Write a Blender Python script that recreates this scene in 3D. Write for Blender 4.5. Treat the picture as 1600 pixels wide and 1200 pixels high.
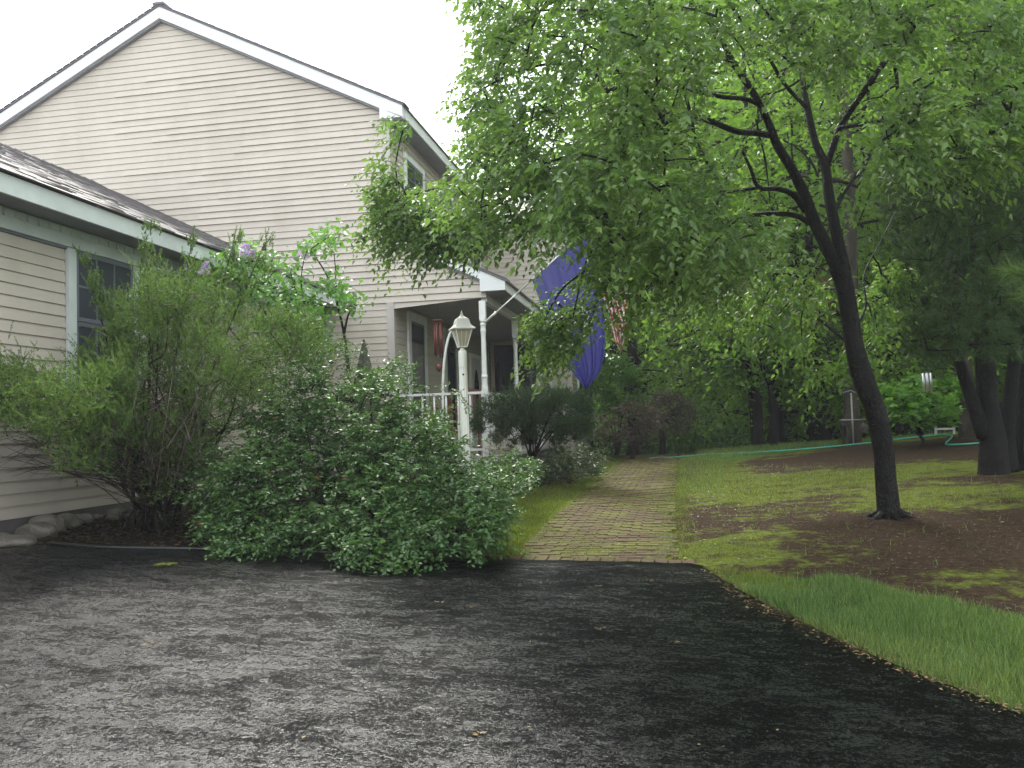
import bpy, math, random
import numpy as np
from mathutils import Matrix, Vector
random.seed(7); RNG = np.random.default_rng(7)
SC = bpy.context.scene
for o in list(bpy.data.objects): bpy.data.objects.remove(o)

# ------------------------------------------------------------------ camera
F, PITCH, ROLL, YAW = 1355.8, .0479, -.03062, -.18491
FW = np.array([math.sin(YAW)*math.cos(PITCH), math.cos(YAW)*math.cos(PITCH), math.sin(PITCH)])
_r0 = np.array([math.cos(YAW), -math.sin(YAW), 0.]); _u0 = np.cross(_r0, FW)
RT = math.cos(ROLL)*_r0 + math.sin(ROLL)*_u0
UP = -math.sin(ROLL)*_r0 + math.cos(ROLL)*_u0
cam_data = bpy.data.cameras.new('camera'); cam = bpy.data.objects.new('camera', cam_data)
SC.collection.objects.link(cam); SC.camera = cam
cam_data.sensor_width = 36; cam_data.lens = F/1600*36; cam_data.clip_end = 1500; cam_data.clip_start = .05
cam.matrix_world = Matrix(((RT[0], UP[0], -FW[0], 0), (RT[1], UP[1], -FW[1], 0), (RT[2], UP[2], -FW[2], 0), (0, 0, 0, 1)))

# ------------------------------------------------------------------ world, sun, exposure
SUN_EL, SUN_AZ = math.radians(52), math.radians(-22)          # azimuth from +Y towards +X
W = bpy.data.worlds.new('World'); SC.world = W; W.use_nodes = True
nt = W.node_tree; nt.nodes.clear()
wo = nt.nodes.new('ShaderNodeOutputWorld'); bg = nt.nodes.new('ShaderNodeBackground')
sky = nt.nodes.new('ShaderNodeTexSky'); sky.sky_type = 'NISHITA'; sky.sun_disc = False
sky.sun_elevation = SUN_EL; sky.sun_rotation = SUN_AZ; sky.air_density = 1; sky.dust_density = 4
mx = nt.nodes.new('ShaderNodeMix'); mx.data_type = 'RGBA'; mx.inputs[0].default_value = .8
mx.inputs[7].default_value = (10.6, 11.2, 11.9, 1)            # the cloud layer
nt.links.new(sky.outputs[0], mx.inputs[6]); nt.links.new(mx.outputs[2], bg.inputs[0])
bg.inputs[1].default_value = .12
nt.links.new(bg.outputs[0], wo.inputs[0])
sd = bpy.data.lights.new('sun', 'SUN'); sd.energy = 2.6; sd.angle = math.radians(13); sd.color = (1, .96, .88)
sun = bpy.data.objects.new('sun', sd); SC.collection.objects.link(sun)
_sv = Vector((math.sin(SUN_AZ)*math.cos(SUN_EL), math.cos(SUN_AZ)*math.cos(SUN_EL), math.sin(SUN_EL)))
sun.rotation_euler = _sv.to_track_quat('Z', 'Y').to_euler(); sun.location = (0, 0, 30)
SC.view_settings.view_transform = 'Standard'; SC.view_settings.look = 'None'
SC.view_settings.gamma = 1; SC.view_settings.use_curve_mapping = False
SC.view_settings.exposure = 1.25
SC.cycles.max_bounces = 8; SC.cycles.diffuse_bounces = 4; SC.cycles.transmission_bounces = 5; SC.cycles.transparent_max_bounces = 8

# ------------------------------------------------------------------ helpers: projection
def ray(px, py): return FW*F + RT*(px-800) + UP*(600-py)
def at(px, py, Y): d = ray(px, py); return d*Y/d[1]
def atx(px, py, X): d = ray(px, py); return d*X/d[0]
CP = [(0,0,-1.45),(-3,0,-1.3),(3,0,-1.45),(6,0,-1.35),(-6,0,-1.15),(0,3.5,-1.29),(1.6,3.9,-1.37),(-5.5,7,-.86),(-5.8,12,-.8),
      (-4.7,14.2,-.82),(-2.5,14,-.87),(-2,22,-.82),(-2,28,-1.0),(-.4,7,-1.12),(-.6,10,-1.03),(-.5,13,-.94),(-.1,16,-.86),(.3,20,-.78),
      (1.75,8,-.95),(3.5,10.5,-.76),(3.2,19,-.60),(5.8,17,-.37),(1.8,20.5,-.65),(5,5,-1.2),(8,10,-.7),(12,16,-.25),(4,26,-1.0),(0,27,-1.15),
      (9,26,-.8),(0,34,-.9),(8,34,-.6),(0,50,1.6),(15,50,1.8),(-15,50,1),(30,30,.8),(20,15,-.1),(-20,0,-.8),(-20,20,-.8),(-15,-15,-1.3),
      (15,-15,-1.5),(0,-15,-1.6),(0,100,5),(60,70,3.5),(-60,60,2),(-60,-40,-1.5),(60,-40,-1.5),(60,0,0),(-100,0,-1),(100,100,5),(-100,150,3),(0,200,7),(150,0,1)]
CP = np.array(CP, float)
def _phi(r2): return np.where(r2 > 1e-9, .5*r2*np.log(r2+1e-12), 0)
_n = len(CP); _K = _phi(((CP[:,None,:2]-CP[None,:,:2])**2).sum(2)) + np.eye(_n)*1.0
_Pm = np.c_[np.ones(_n), CP[:,:2]]
_S = np.linalg.solve(np.block([[_K, _Pm],[_Pm.T, np.zeros((3,3))]]), np.r_[CP[:,2], 0, 0, 0])
def H(x, y):
    x = np.asarray(x, float); y = np.asarray(y, float); sh = x.shape
    xc = np.clip(x.ravel(), -100, 150); yc = np.clip(y.ravel(), -40, 200)
    out = np.empty(xc.size)
    for i in range(0, xc.size, 20000):
        a = xc[i:i+20000]; b = yc[i:i+20000]
        r2 = (a[:,None]-CP[None,:,0])**2 + (b[:,None]-CP[None,:,1])**2
        out[i:i+20000] = _phi(r2)@_S[:_n] + _S[_n] + _S[_n+1]*a + _S[_n+2]*b
    return out.reshape(sh)
def gp(px, py, far=60):
    d = ray(px, py); d = d/d[1]; t = np.linspace(1.0, far, 3000)
    g = d[2]*t - H(d[0]*t, d[1]*t)
    i = np.argmax(g < 0) if (g < 0).any() else len(t)-1
    T = t[i]; return np.array([d[0]*T, d[1]*T, float(H(d[0]*T, d[1]*T))])

# ------------------------------------------------------------------ helpers: materials
def lin(c):
    return tuple(((v/255+.055)/1.055)**2.4 if v/255 > .04045 else v/255/12.92 for v in c)
class N:
    def __init__(s, name):
        s.m = bpy.data.materials.new(name); s.m.use_nodes = True; s.t = s.m.node_tree; s.t.nodes.clear()
        s.out = s.t.nodes.new('ShaderNodeOutputMaterial'); s.p = s.t.nodes.new('ShaderNodeBsdfPrincipled')
        s.t.links.new(s.p.outputs[0], s.out.inputs[0])
    def n(s, k, **kw):
        x = s.t.nodes.new(k)
        for a, b in kw.items(): setattr(x, a, b)
        return x
    def l(s, a, b): s.t.links.new(a, b)
    def co(s, kind='Object', scale=(1,1,1)):
        c = s.n('ShaderNodeTexCoord'); m = s.n('ShaderNodeMapping'); m.inputs['Scale'].default_value = scale
        s.l(c.outputs[kind], m.inputs[0]); return m.outputs[0]
    def noise(s, scale, detail=4, rough=.55, co=None, dist=0):
        x = s.n('ShaderNodeTexNoise'); x.inputs['Scale'].default_value = scale; x.inputs['Detail'].default_value = detail
        x.inputs['Roughness'].default_value = rough; x.inputs['Distortion'].default_value = dist
        if co is not None: s.l(co, x.inputs[0])
        return x.outputs[0]
    def ramp(s, fac, stops):
        x = s.n('ShaderNodeValToRGB'); e = x.color_ramp.elements
        while len(e) < len(stops): e.new(.5)
        for i, (p, c) in enumerate(stops):
            e[i].position = p; e[i].color = (c[0], c[1], c[2], 1) if hasattr(c, '__len__') else (c, c, c, 1)
        s.l(fac, x.inputs[0]); return x.outputs[0]
    def mix(s, fac, a, b, mode='MIX'):
        x = s.n('ShaderNodeMix', data_type='RGBA', blend_type=mode)
        for i, v in ((0, fac), (6, a), (7, b)):
            if isinstance(v, (int, float)): x.inputs[i].default_value = v
            elif isinstance(v, tuple): x.inputs[i].default_value = (*v[:3], 1)
            else: s.l(v, x.inputs[i])
        return x.outputs[2]
    def math(s, op, a, b=0.):
        x = s.n('ShaderNodeMath', operation=op)
        for i, v in ((0, a), (1, b)):
            if isinstance(v, (int, float)): x.inputs[i].default_value = v
            else: s.l(v, x.inputs[i])
        return x.outputs[0]
    def bump(s, h, strength=.5, dist=.01, prev=None):
        x = s.n('ShaderNodeBump'); x.inputs['Strength'].default_value = strength; x.inputs['Distance'].default_value = dist
        s.l(h, x.inputs['Height'])
        if prev is not None: s.l(prev, x.inputs['Normal'])
        return x.outputs[0]
    def set(s, **kw):
        for k, v in kw.items():
            i = s.p.inputs[{'color':'Base Color','rough':'Roughness','spec':'Specular IOR Level','normal':'Normal','metal':'Metallic','trans':'Transmission Weight','coat':'Coat Weight'}[k]]
            if isinstance(v, (int, float)): i.default_value = v
            elif isinstance(v, tuple): i.default_value = (*v[:3], 1)
            else: s.l(v, i)
        return s.m
def attr(g, name): a = g.n('ShaderNodeAttribute'); a.attribute_name = name; return a
def simple(name, c, rough=.6, var=.12, scale=6, bump=.15, spec=.4, metal=0., aniso=(1,1,1)):
    g = N(name); co = g.co('Object', aniso); v = g.noise(scale, 5, .6, co)
    lo = tuple(x*(1-var) for x in c); hi = tuple(min(1, x*(1+var)) for x in c)
    col = g.ramp(v, [(.3, lo), (.7, hi)])
    return g.set(color=col, rough=rough, spec=spec, metal=metal, normal=g.bump(g.noise(scale*14, 3, .6, co), bump, .003))
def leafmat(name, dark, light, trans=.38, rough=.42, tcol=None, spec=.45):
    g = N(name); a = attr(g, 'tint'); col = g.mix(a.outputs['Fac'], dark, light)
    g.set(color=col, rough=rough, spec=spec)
    t = g.n('ShaderNodeBsdfTranslucent'); tc = tcol or (1.35, 1.5, .6)
    g.l(g.mix(1., col, tc, 'MULTIPLY'), t.inputs[0])
    ms = g.n('ShaderNodeMixShader'); ms.inputs[0].default_value = trans
    g.l(g.p.outputs[0], ms.inputs[1]); g.l(t.outputs[0], ms.inputs[2]); g.l(ms.outputs[0], g.out.inputs[0])
    return g.m
def barkmat(name, c, rough=.55, spec=.5, sc=9):
    g = N(name); co = g.co('Object', (1, 1, .28)); n1 = g.noise(sc, 6, .65, co, .6); n2 = g.noise(2.2, 3, .5, g.co())
    vo = g.n('ShaderNodeTexVoronoi', feature='DISTANCE_TO_EDGE'); vo.inputs['Scale'].default_value = sc*4.6; vo.inputs['Randomness'].default_value = 1.
    ad = g.n('ShaderNodeVectorMath', operation='ADD'); wn = g.n('ShaderNodeTexNoise'); wn.inputs['Scale'].default_value = 6; g.l(g.co(), wn.inputs[0]); s2 = g.n('ShaderNodeVectorMath', operation='SCALE'); s2.inputs['Scale'].default_value = .16
    g.l(wn.outputs['Color'], s2.inputs[0]); g.l(g.co('Object', (1, 1, .3)), ad.inputs[0]); g.l(s2.outputs[0], ad.inputs[1]); g.l(ad.outputs[0], vo.inputs[0])
    fur = g.ramp(vo.outputs['Distance'], [(.0, .45), (.25, 1)])
    col = g.mix(g.ramp(n1, [(.35, 0), (.65, 1)]), tuple(v*.5 for v in c), tuple(v*1.7 for v in c)); col = g.mix(fur, tuple(v*.35 for v in c), col)
    col = g.mix(g.math('MULTIPLY', g.ramp(n2, [(.52, 0), (.75, 1)]), .2), col, (.05, .06, .035))
    return g.set(color=col, rough=rough, spec=spec, normal=g.bump(g.math('ADD', n1, g.math('MULTIPLY', fur, .5)), 1., .022))

M = {}
g = N('siding'); co = g.co('Object', (.25, .25, 6)); grain = g.noise(9, 4, .6, g.co('Object', (.6, .6, 14)))
tone = g.noise(1.3, 6, .68, g.co('Object', (1, 1, .45)))
c = g.mix(g.ramp(tone, [(.35, 0), (.7, 1)]), (.45, .397, .325), (.53, .472, .395))
c = g.mix(g.math('MULTIPLY', g.ramp(grain, [(.45, 0), (.8, 1)]), .25), c, (.36, .32, .27))
M['siding'] = g.set(color=c, rough=.5, spec=.35, normal=g.bump(grain, .25, .002))
M['corner'] = simple('corner_board', (.44, .40, .35), .5, .06, 3, .08)
M['trim'] = simple('white_trim', (.67, .68, .65), .5, .07, 2.5, .08, aniso=(1, 1, 3))
M['garage_trim'] = simple('green_grey_trim', (.56, .60, .56), .55, .1, 3, .1)  # greener and duller than the white trim
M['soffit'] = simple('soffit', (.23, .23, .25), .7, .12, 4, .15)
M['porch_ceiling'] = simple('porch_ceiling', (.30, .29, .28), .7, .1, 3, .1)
M['post_paint'] = simple('post_paint', (.70, .70, .64), .45, .1, 6, .12)
M['cream_paint'] = simple('cream_paint', (.76, .75, .66), .4, .1, 5, .1)
M['plank'] = simple('porch_plank', (.25, .23, .21), .6, .2, 4, .2, aniso=(1, 5, 1))
M['concrete'] = simple('concrete', (.36, .34, .30), .7, .15, 5, .3)
M['foundation'] = simple('foundation', (.13, .12, .11), .8, .2, 6, .4)
M['frame_grey'] = simple('window_screen_frame', (.13, .14, .16), .5, .1, 5, .05)
M['door'] = simple('door_paint', (.5, .5, .48), .4, .08, 4, .05)
M['dark_door'] = simple('brown_stain', (.035, .022, .02), .4, .15, 8, .1)
M['interior'] = simple('interior_dark', (.012, .012, .015), .9, .1, 2, 0)
M['wood_red'] = simple('red_stained_wood', (.13, .045, .03), .45, .2, 10, .2)
M['chime_copper'] = simple('red_copper', (.17, .055, .04), .38, .12, 8, .05, metal=.3)
M['chime_silver'] = simple('silver_tube', (.62, .64, .64), .3, .05, 8, .02, metal=.7)
M['string'] = simple('cord', (.05, .05, .05), .8, .1, 8, 0)
M['edging'] = simple('black_plastic', (.012, .012, .013), .3, .1, 10, .1)
M['hose'] = simple('hose_rubber', (.06, .36, .27), .35, .1, 10, .05)
M['dark_metal'] = simple('dark_metal', (.02, .02, .022), .4, .1, 8, .05)
M['grey_metal'] = simple('grey_metal', (.32, .32, .31), .4, .1, 8, .05, metal=.5)
M['old_wood'] = simple('weathered_wood', (.07, .06, .05), .7, .25, 12, .3)
M['plank_grey'] = simple('garden_rail', (.42, .40, .36), .6, .15, 8, .2)
g = N('window_glass'); g.set(color=(.012, .014, .02), rough=.06, spec=.6); M['glass'] = g.m
g = N('insect_screen'); g.set(color=(.035, .04, .052), rough=.55, spec=.3); M['screen'] = g.m
g = N('frosted_lamp_glass'); g.set(color=(.52, .47, .33), rough=.25, spec=.5, trans=.35); M['lamp_glass'] = g.m
# shingles
g = N('roof_shingle'); co = g.co(); n1 = g.noise(2.2, 5, .65, co); n2 = g.noise(60, 2, .7, co)
v = g.n('ShaderNodeTexVoronoi'); v.inputs['Scale'].default_value = 3.2; g.l(g.co('Object', (.3, 1.1, .3)), v.inputs[0])
c = g.mix(g.ramp(n1, [(.35, 0), (.65, 1)]), (.085, .075, .08), (.12, .108, .115))
c = g.mix(.12, c, v.outputs['Color'], 'SOFT_LIGHT'); c = g.mix(g.math('MULTIPLY', n2, .3), c, (.16, .14, .14))
M['shingle'] = g.set(color=c, rough=g.ramp(n1, [(.3, .38), (.7, .55)]), spec=.5, normal=g.bump(n2, .5, .006))
# asphalt: wet blacktop
g = N('wet_asphalt'); co = g.co(); agg = g.n('ShaderNodeTexVoronoi'); agg.inputs['Scale'].default_value = 95; g.l(co, agg.inputs[0])
big = g.noise(.9, 5, .6, co, .4); mid = g.noise(7.5, 7, .72, g.co('Object', (.7, 1.25, 1)), .15); fine = g.noise(70, 3, .75, co)
lump = g.noise(24, 5, .75, co, .3)
wet = g.ramp(g.math('ADD', g.math('MULTIPLY', mid, .6), g.math('MULTIPLY', big, .4)), [(.42, 0), (.60, 1)])
nA = g.noise(3.0, 8, .74, g.co('Object', (.75, 1.3, 1)), .2); nB = g.noise(13, 6, .75, g.co('Object', (.7, 1.3, 1)), .1); nC = g.noise(55, 3, .7, co); nD = g.noise(130, 2, .6, co)
mk = g.math('ADD', g.math('ADD', g.math('MULTIPLY', nA, .24), g.math('MULTIPLY', nB, .27)), g.math('ADD', g.math('MULTIPLY', nC, .28), g.math('MULTIPLY', nD, .21)))
px_ = g.n('ShaderNodeSeparateXYZ'); g.l(co, px_.inputs[0]); sheen_ = g.math('MINIMUM', g.math('MAXIMUM', g.math('ADD', g.math('MULTIPLY', g.math('ADD', px_.outputs[0], .9), -.009), g.math('MULTIPLY', g.math('SUBTRACT', 5.2, px_.outputs[1]), .009)), -.03), .045)   # sky sheen painted in, stronger to the left and towards the camera
film_sheen = g.ramp(g.math('ADD', mk, sheen_), [(.492, 0), (.56, 1)])
c = g.mix(film_sheen, (.0025, .0026, .0026), (.010, .0103, .011)); c = g.mix(g.ramp(fine, [(.70, 0), (.78, 1)]), c, (.05, .05, .048))
spc = g.mix(film_sheen, (.02,)*3, (.29,)*3)
vo = g.n('ShaderNodeTexVoronoi', feature='DISTANCE_TO_EDGE'); vo.inputs['Scale'].default_value = 1.1
wv = g.noise(3, 4, .7, co); mm = g.n('ShaderNodeVectorMath', operation='ADD'); g.l(co, mm.inputs[0])
sc_ = g.n('ShaderNodeVectorMath', operation='SCALE'); sc_.inputs['Scale'].default_value = .9
nn = g.n('ShaderNodeTexNoise'); nn.inputs['Scale'].default_value = 2.2; nn.inputs['Detail'].default_value = 5; g.l(co, nn.inputs[0])
g.l(nn.outputs['Color'], sc_.inputs[0]); g.l(sc_.outputs[0], mm.inputs[1]); g.l(mm.outputs[0], vo.inputs[0])
crack = g.ramp(vo.outputs['Distance'], [(.0, 0), (.014, 1)])
spots = g.n('ShaderNodeTexVoronoi'); spots.inputs['Scale'].default_value = 22; g.l(co, spots.inputs[0])
rg = g.mix(film_sheen, (.34,)*3, (.24,)*3)
hgt = g.math('ADD', g.math('MULTIPLY', agg.outputs['Distance'], .35), g.math('ADD', g.math('MULTIPLY', lump, 1.5), g.math('MULTIPLY', fine, .5)))
b1 = g.bump(hgt, .6, .006); b2 = g.bump(mid, .4, .018, b1); b3 = g.bump(crack, .12, .008, b2)
M['asphalt'] = g.set(color=c, rough=rg, spec=spc, normal=b3)
# ground
g = N('yard_ground'); co = g.co(); z = attr(g, 'zone'); sp = g.n('ShaderNodeSeparateColor'); g.l(z.outputs['Color'], sp.inputs[0])
n1 = g.noise(1.7, 7, .68, g.co('Object', (.8, 1.3, 1)), .5); n2 = g.noise(22, 4, .7, co); n3 = g.noise(90, 3, .7, co); n4 = g.noise(6, 5, .7, co, .3)
soil = g.mix(g.ramp(n2, [(.3, 0), (.7, 1)]), (.020, .0125, .0075), (.058, .037, .022))
soil = g.mix(g.ramp(n3, [(.62, 0), (.70, 1)]), soil, (.09, .06, .038))
moss = g.mix(g.ramp(n2, [(.3, 0), (.7, 1)]), (.045, .068, .012), (.15, .175, .025))
grs = g.mix(g.ramp(n4, [(.3, 0), (.7, 1)]), (.03, .07, .014), (.075, .13, .025))
mul = g.mix(g.ramp(n2, [(.35, 0), (.7, 1)]), (.008, .006, .005), (.028, .020, .014))
mfac = g.math('ADD', g.math('SUBTRACT', g.math('ADD', g.math('MULTIPLY', n1, 1.0), g.math('MULTIPLY', n4, .8)), .9), g.math('MULTIPLY', g.math('SUBTRACT', sp.outputs[0], .5), .40))
mfac = g.ramp(g.math('ADD', mfac, .5), [(.46, 0), (.62, 1)])
c = g.mix(mfac, soil, moss)
gf = g.ramp(g.math('ADD', g.math('MULTIPLY', n4, .5), g.math('MULTIPLY', sp.outputs[1], .9)), [(.55, 0), (.8, 1)])
c = g.mix(gf, c, grs); c = g.mix(sp.outputs[2], c, mul)
M['ground'] = g.set(color=c, rough=.9, spec=.06, normal=g.bump(g.math('ADD', n2, g.math('MULTIPLY', n3, .5)), .9, .03))
# brick
g = N('paver_brick'); oi = g.n('ShaderNodeObjectInfo'); co = g.co(); n1 = g.noise(30, 4, .65, co); n2 = g.noise(2.2, 6, .7, co, .4); ta = attr(g, 'tint')
c = g.mix(g.math('ADD', g.math('MULTIPLY', oi.outputs['Random'], .5), g.math('MULTIPLY', ta.outputs['Fac'], .5)), (.075, .042, .028), (.14, .08, .052))
c = g.mix(g.ramp(n1, [(.35, 0), (.62, 1)]), c, (.07, .052, .033))
c = g.mix(g.ramp(g.math('ADD', g.math('MULTIPLY', n2, .8), g.math('MULTIPLY', n1, .2)), [(.45, 0), (.60, 1)]), c, (.10, .105, .02))
M['brick'] = g.set(color=c, rough=.75, spec=.1, normal=g.bump(n1, .6, .006))
g = N('joint_moss'); co = g.co(); n1 = g.noise(12, 5, .7, co)
M['joint'] = g.set(color=g.ramp(n1, [(.35, (.04, .03, .016)), (.65, (.09, .095, .02))]), rough=.9, spec=.2, normal=g.bump(g.noise(80, 3, .7, co), .8, .01))
g = N('field_stone'); co = g.co(); oi = g.n('ShaderNodeObjectInfo'); n1 = g.noise(7, 6, .65, co); n2 = g.noise(50, 3, .6, co)
c = g.mix(oi.outputs['Random'], (.045, .04, .03), (.12, .105, .08)); c = g.mix(g.ramp(n1, [(.4, 0), (.65, 1)]), c, (.09, .08, .06)); c = g.mix(g.math('MULTIPLY', n2, .3), c, (.4, .38, .33))
M['stone'] = g.set(color=c, rough=.45, spec=.35, normal=g.bump(n2, .7, .01, g.bump(n1, .9, .05)))
M['bark_wet'] = barkmat('wet_dark_bark', (.0085, .007, .006), .55, .16)
M['bark_dark'] = barkmat('dark_bark', (.014, .011, .009), .8, .15)
M['bark_tan'] = barkmat('tan_bark', (.075, .06, .046), .8, .25)
M['twig'] = simple('twig', (.035, .025, .018), .7, .2, 20, .1)
M['twig_brown'] = simple('brown_twig', (.04, .027, .018), .7, .2, 20, .1)
M['leaf_main'] = leafmat('maple_leaf', (.046, .100, .032), (.19, .29, .075), .52, .42, (1.25, 1.35, .7))
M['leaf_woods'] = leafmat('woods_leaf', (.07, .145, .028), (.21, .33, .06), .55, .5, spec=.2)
M['leaf_fresh'] = leafmat('fresh_leaf', (.07, .17, .03), (.17, .32, .06), .45, .5)
M['leaf_pink'] = leafmat('rusty_new_leaf', (.10, .16, .04), (.36, .26, .13), .4, .5, (1.3, 1.1, .8))
M['leaf_bush'] = leafmat('glossy_leaf', (.020, .062, .020), (.125, .22, .065), .3, .38, spec=.38)
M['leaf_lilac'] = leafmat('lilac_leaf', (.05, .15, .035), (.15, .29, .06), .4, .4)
M['needle_yew'] = leafmat('yew_needle', (.018, .050, .014), (.17, .26, .06), .32, .5, spec=.25)
M['needle_pine'] = leafmat('pine_needle', (.022, .050, .020), (.085, .135, .05), .2, .6, spec=.2)
M['needle_mugo'] = leafmat('dark_needle', (.016, .036, .014), (.05, .088, .03), .12, .6, spec=.2)
M['leaf_brown'] = leafmat('bronze_leaf', (.035, .028, .015), (.085, .06, .03), .2, .5, (1.2, 1, .6))
M['leaf_azalea'] = leafmat('low_shrub_leaf', (.030, .060, .022), (.10, .14, .05), .2, .4)
M['blossom'] = leafmat('lilac_blossom', (.46, .33, .56), (.72, .58, .78), .2, .6, (1, .9, 1))
M['red_bloom'] = leafmat('red_blossom', (.22, .03, .025), (.34, .06, .04), .2, .6, (1, .8, .8))
M['grass'] = leafmat('grass_blade', (.035, .065, .02), (.27, .345, .11), .4, .5, spec=.25)
M['grass_dark'] = leafmat('shaded_grass_blade', (.025, .06, .018), (.18, .27, .08), .35, .5, spec=.25)  # darker copy of the grass blade, shade put into its colour
M['moss_blade'] = leafmat('moss_blade', (.06, .08, .012), (.19, .23, .03), .3, .6)
M['dead'] = leafmat('dead_leaf', (.09, .055, .025), (.28, .19, .08), .15, .5, (1, 1, .8))
M['understory'] = leafmat('understory_leaf', (.018, .042, .010), (.05, .10, .022), .35, .7, spec=.15)
M['flag_blue'] = leafmat('blue_nylon', (.036, .036, .165), (.036, .036, .165), .35, .5, (1, 1, 1.15))
M['flag_navy'] = leafmat('navy_nylon', (.02, .022, .09), (.02, .022, .09), .3, .5, (1, 1, 1.2))
M['flag_red'] = leafmat('red_nylon', (.36, .03, .03), (.36, .03, .03), .35, .5, (1.1, 1, 1))
M['flag_white'] = leafmat('white_nylon', (.5, .49, .48), (.5, .49, .48), .35, .5, (1, 1, 1))

# ------------------------------------------------------------------ helpers: meshes and objects
def mesh_np(name, V, faces_list, tint=None, smooth=False):
    """V (n,3); faces_list = list of int arrays (m,k)"""
    me = bpy.data.meshes.new(name); V = np.asarray(V, np.float32)
    me.vertices.add(len(V)); me.vertices.foreach_set('co', V.ravel())
    fl = [np.asarray(f, np.int32) for f in faces_list if len(f)]
    tot = np.concatenate([np.full(len(f), f.shape[1], np.int32) for f in fl]); idx = np.concatenate([f.ravel() for f in fl])
    me.loops.add(len(idx)); me.loops.foreach_set('vertex_index', idx)
    me.polygons.add(len(tot)); me.polygons.foreach_set('loop_start', np.r_[0, np.cumsum(tot)[:-1]].astype(np.int32))
    me.polygons.foreach_set('use_smooth', np.full(len(tot), bool(smooth)))
    me.update(calc_edges=True)
    if tint is not None:
        a = me.attributes.new('tint', 'FLOAT', 'FACE'); a.data.foreach_set('value', np.asarray(tint, np.float32))
    return me
def link(name, me, mat, parent=None, stuff=False):
    if mat is not None and not me.materials: me.materials.append(mat)
    o = bpy.data.objects.new(name, me); SC.collection.objects.link(o)
    if parent is not None:
        o.parent = parent; o.matrix_parent_inverse = Matrix.Translation(parent.location).inverted() if parent.type == 'EMPTY' else Matrix.Identity(4)
    if stuff: o['kind'] = 'stuff'
    return o
def thing(name, label, cat, loc, group=None):
    o = bpy.data.objects.new(name, None); SC.collection.objects.link(o); o.location = Vector([float(v) for v in loc]); o.empty_display_size = .1
    o['label'] = label; o['category'] = cat
    if group: o['group'] = group
    return o
def tag(o, label, cat, group=None):
    o['label'] = label; o['category'] = cat
    if group: o['group'] = group
    return o
def struct(name, me, mat): o = link(name, me, mat); o['kind'] = 'structure'; return o
HEXF = np.array([(0,3,2,1),(4,5,6,7),(0,1,5,4),(1,2,6,5),(2,3,7,6),(3,0,4,7)])
def hexa(name, p8, mat, parent=None):       # bottom ring 0-3, top ring 4-7
    return link(name, mesh_np(name, np.array(p8, float), [HEXF]), mat, parent)
class MB:
    def __init__(s): s.V = []; s.F4 = []; s.F3 = []; s.n = 0
    def add(s, V, F4=(), F3=()):
        V = np.asarray(V, float); s.V.append(V)
        if len(F4): s.F4.append(np.asarray(F4)+s.n)
        if len(F3): s.F3.append(np.asarray(F3)+s.n)
        s.n += len(V)
    def box(s, a, b):
        x0, y0, z0 = a; x1, y1, z1 = b
        s.add([(x0,y0,z0),(x1,y0,z0),(x1,y1,z0),(x0,y1,z0),(x0,y0,z1),(x1,y0,z1),(x1,y1,z1),(x0,y1,z1)], HEXF)
    def tube(s, P, R, k=8, cap=True):
        P = np.asarray(P, float); R = np.broadcast_to(np.asarray(R, float), (len(P),))
        T = np.gradient(P, axis=0); T /= np.linalg.norm(T, axis=1)[:, None]+1e-9
        ref = np.array([0, 0, 1.]) if abs(T[0][2]) < .9 else np.array([1., 0, 0])
        A = np.cross(T, ref); A /= np.linalg.norm(A, axis=1)[:, None]+1e-9; B = np.cross(T, A)
        th = np.arange(k)*2*math.pi/k
        V = P[:,None,:] + R[:,None,None]*(np.cos(th)[None,:,None]*A[:,None,:] + np.sin(th)[None,:,None]*B[:,None,:])
        n = len(P); i = np.arange(n-1)[:,None]*k; j = np.arange(k)[None,:]; jn = (j+1) % k
        F4 = np.stack([i+j, i+k+j, i+k+jn, i+jn], -1).reshape(-1, 4)
        V = V.reshape(-1, 3); F3 = []
        if cap:
            V = np.vstack([V, P[0], P[-1]])
            F3 = [(n*k, a, (a+1) % k) for a in range(k)] + [(n*k+1, (n-1)*k+(a+1) % k, (n-1)*k+a) for a in range(k)]
        s.add(V, F4, F3)
    def lathe(s, c, prof, k=16):            # prof list of (r, z)
        s.tube_like(c, prof, k)
    def tube_like(s, c, prof, k):
        th = np.arange(k)*2*math.pi/k; V = []
        for r, z in prof: V += [(c[0]+r*math.cos(t), c[1]+r*math.sin(t), c[2]+z) for t in th]
        n = len(prof); F = [(i*k+j, i*k+(j+1) % k, (i+1)*k+(j+1) % k, (i+1)*k+j) for i in range(n-1) for j in range(k)]
        V += [(c[0], c[1], c[2]+prof[0][1]), (c[0], c[1], c[2]+prof[-1][1])]
        F3 = [(n*k, (j+1) % k, j) for j in range(k)] + [(n*k+1, (n-1)*k+j, (n-1)*k+(j+1) % k) for j in range(k)]
        s.add(V, F, F3)
    def build(s, name, mat, parent=None, smooth=False, stuff=False):
        me = mesh_np(name, np.vstack(s.V), [np.vstack(s.F4) if s.F4 else [], np.vstack(s.F3) if s.F3 else []], None, smooth)
        return link(name, me, mat, parent, stuff)
def box(name, a, b, mat, parent=None): m = MB(); m.box(a, b); return m.build(name, mat, parent)
def tube(name, P, R, mat, parent=None, k=8): m = MB(); m.tube(P, R, k); return m.build(name, mat, parent, True)
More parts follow.
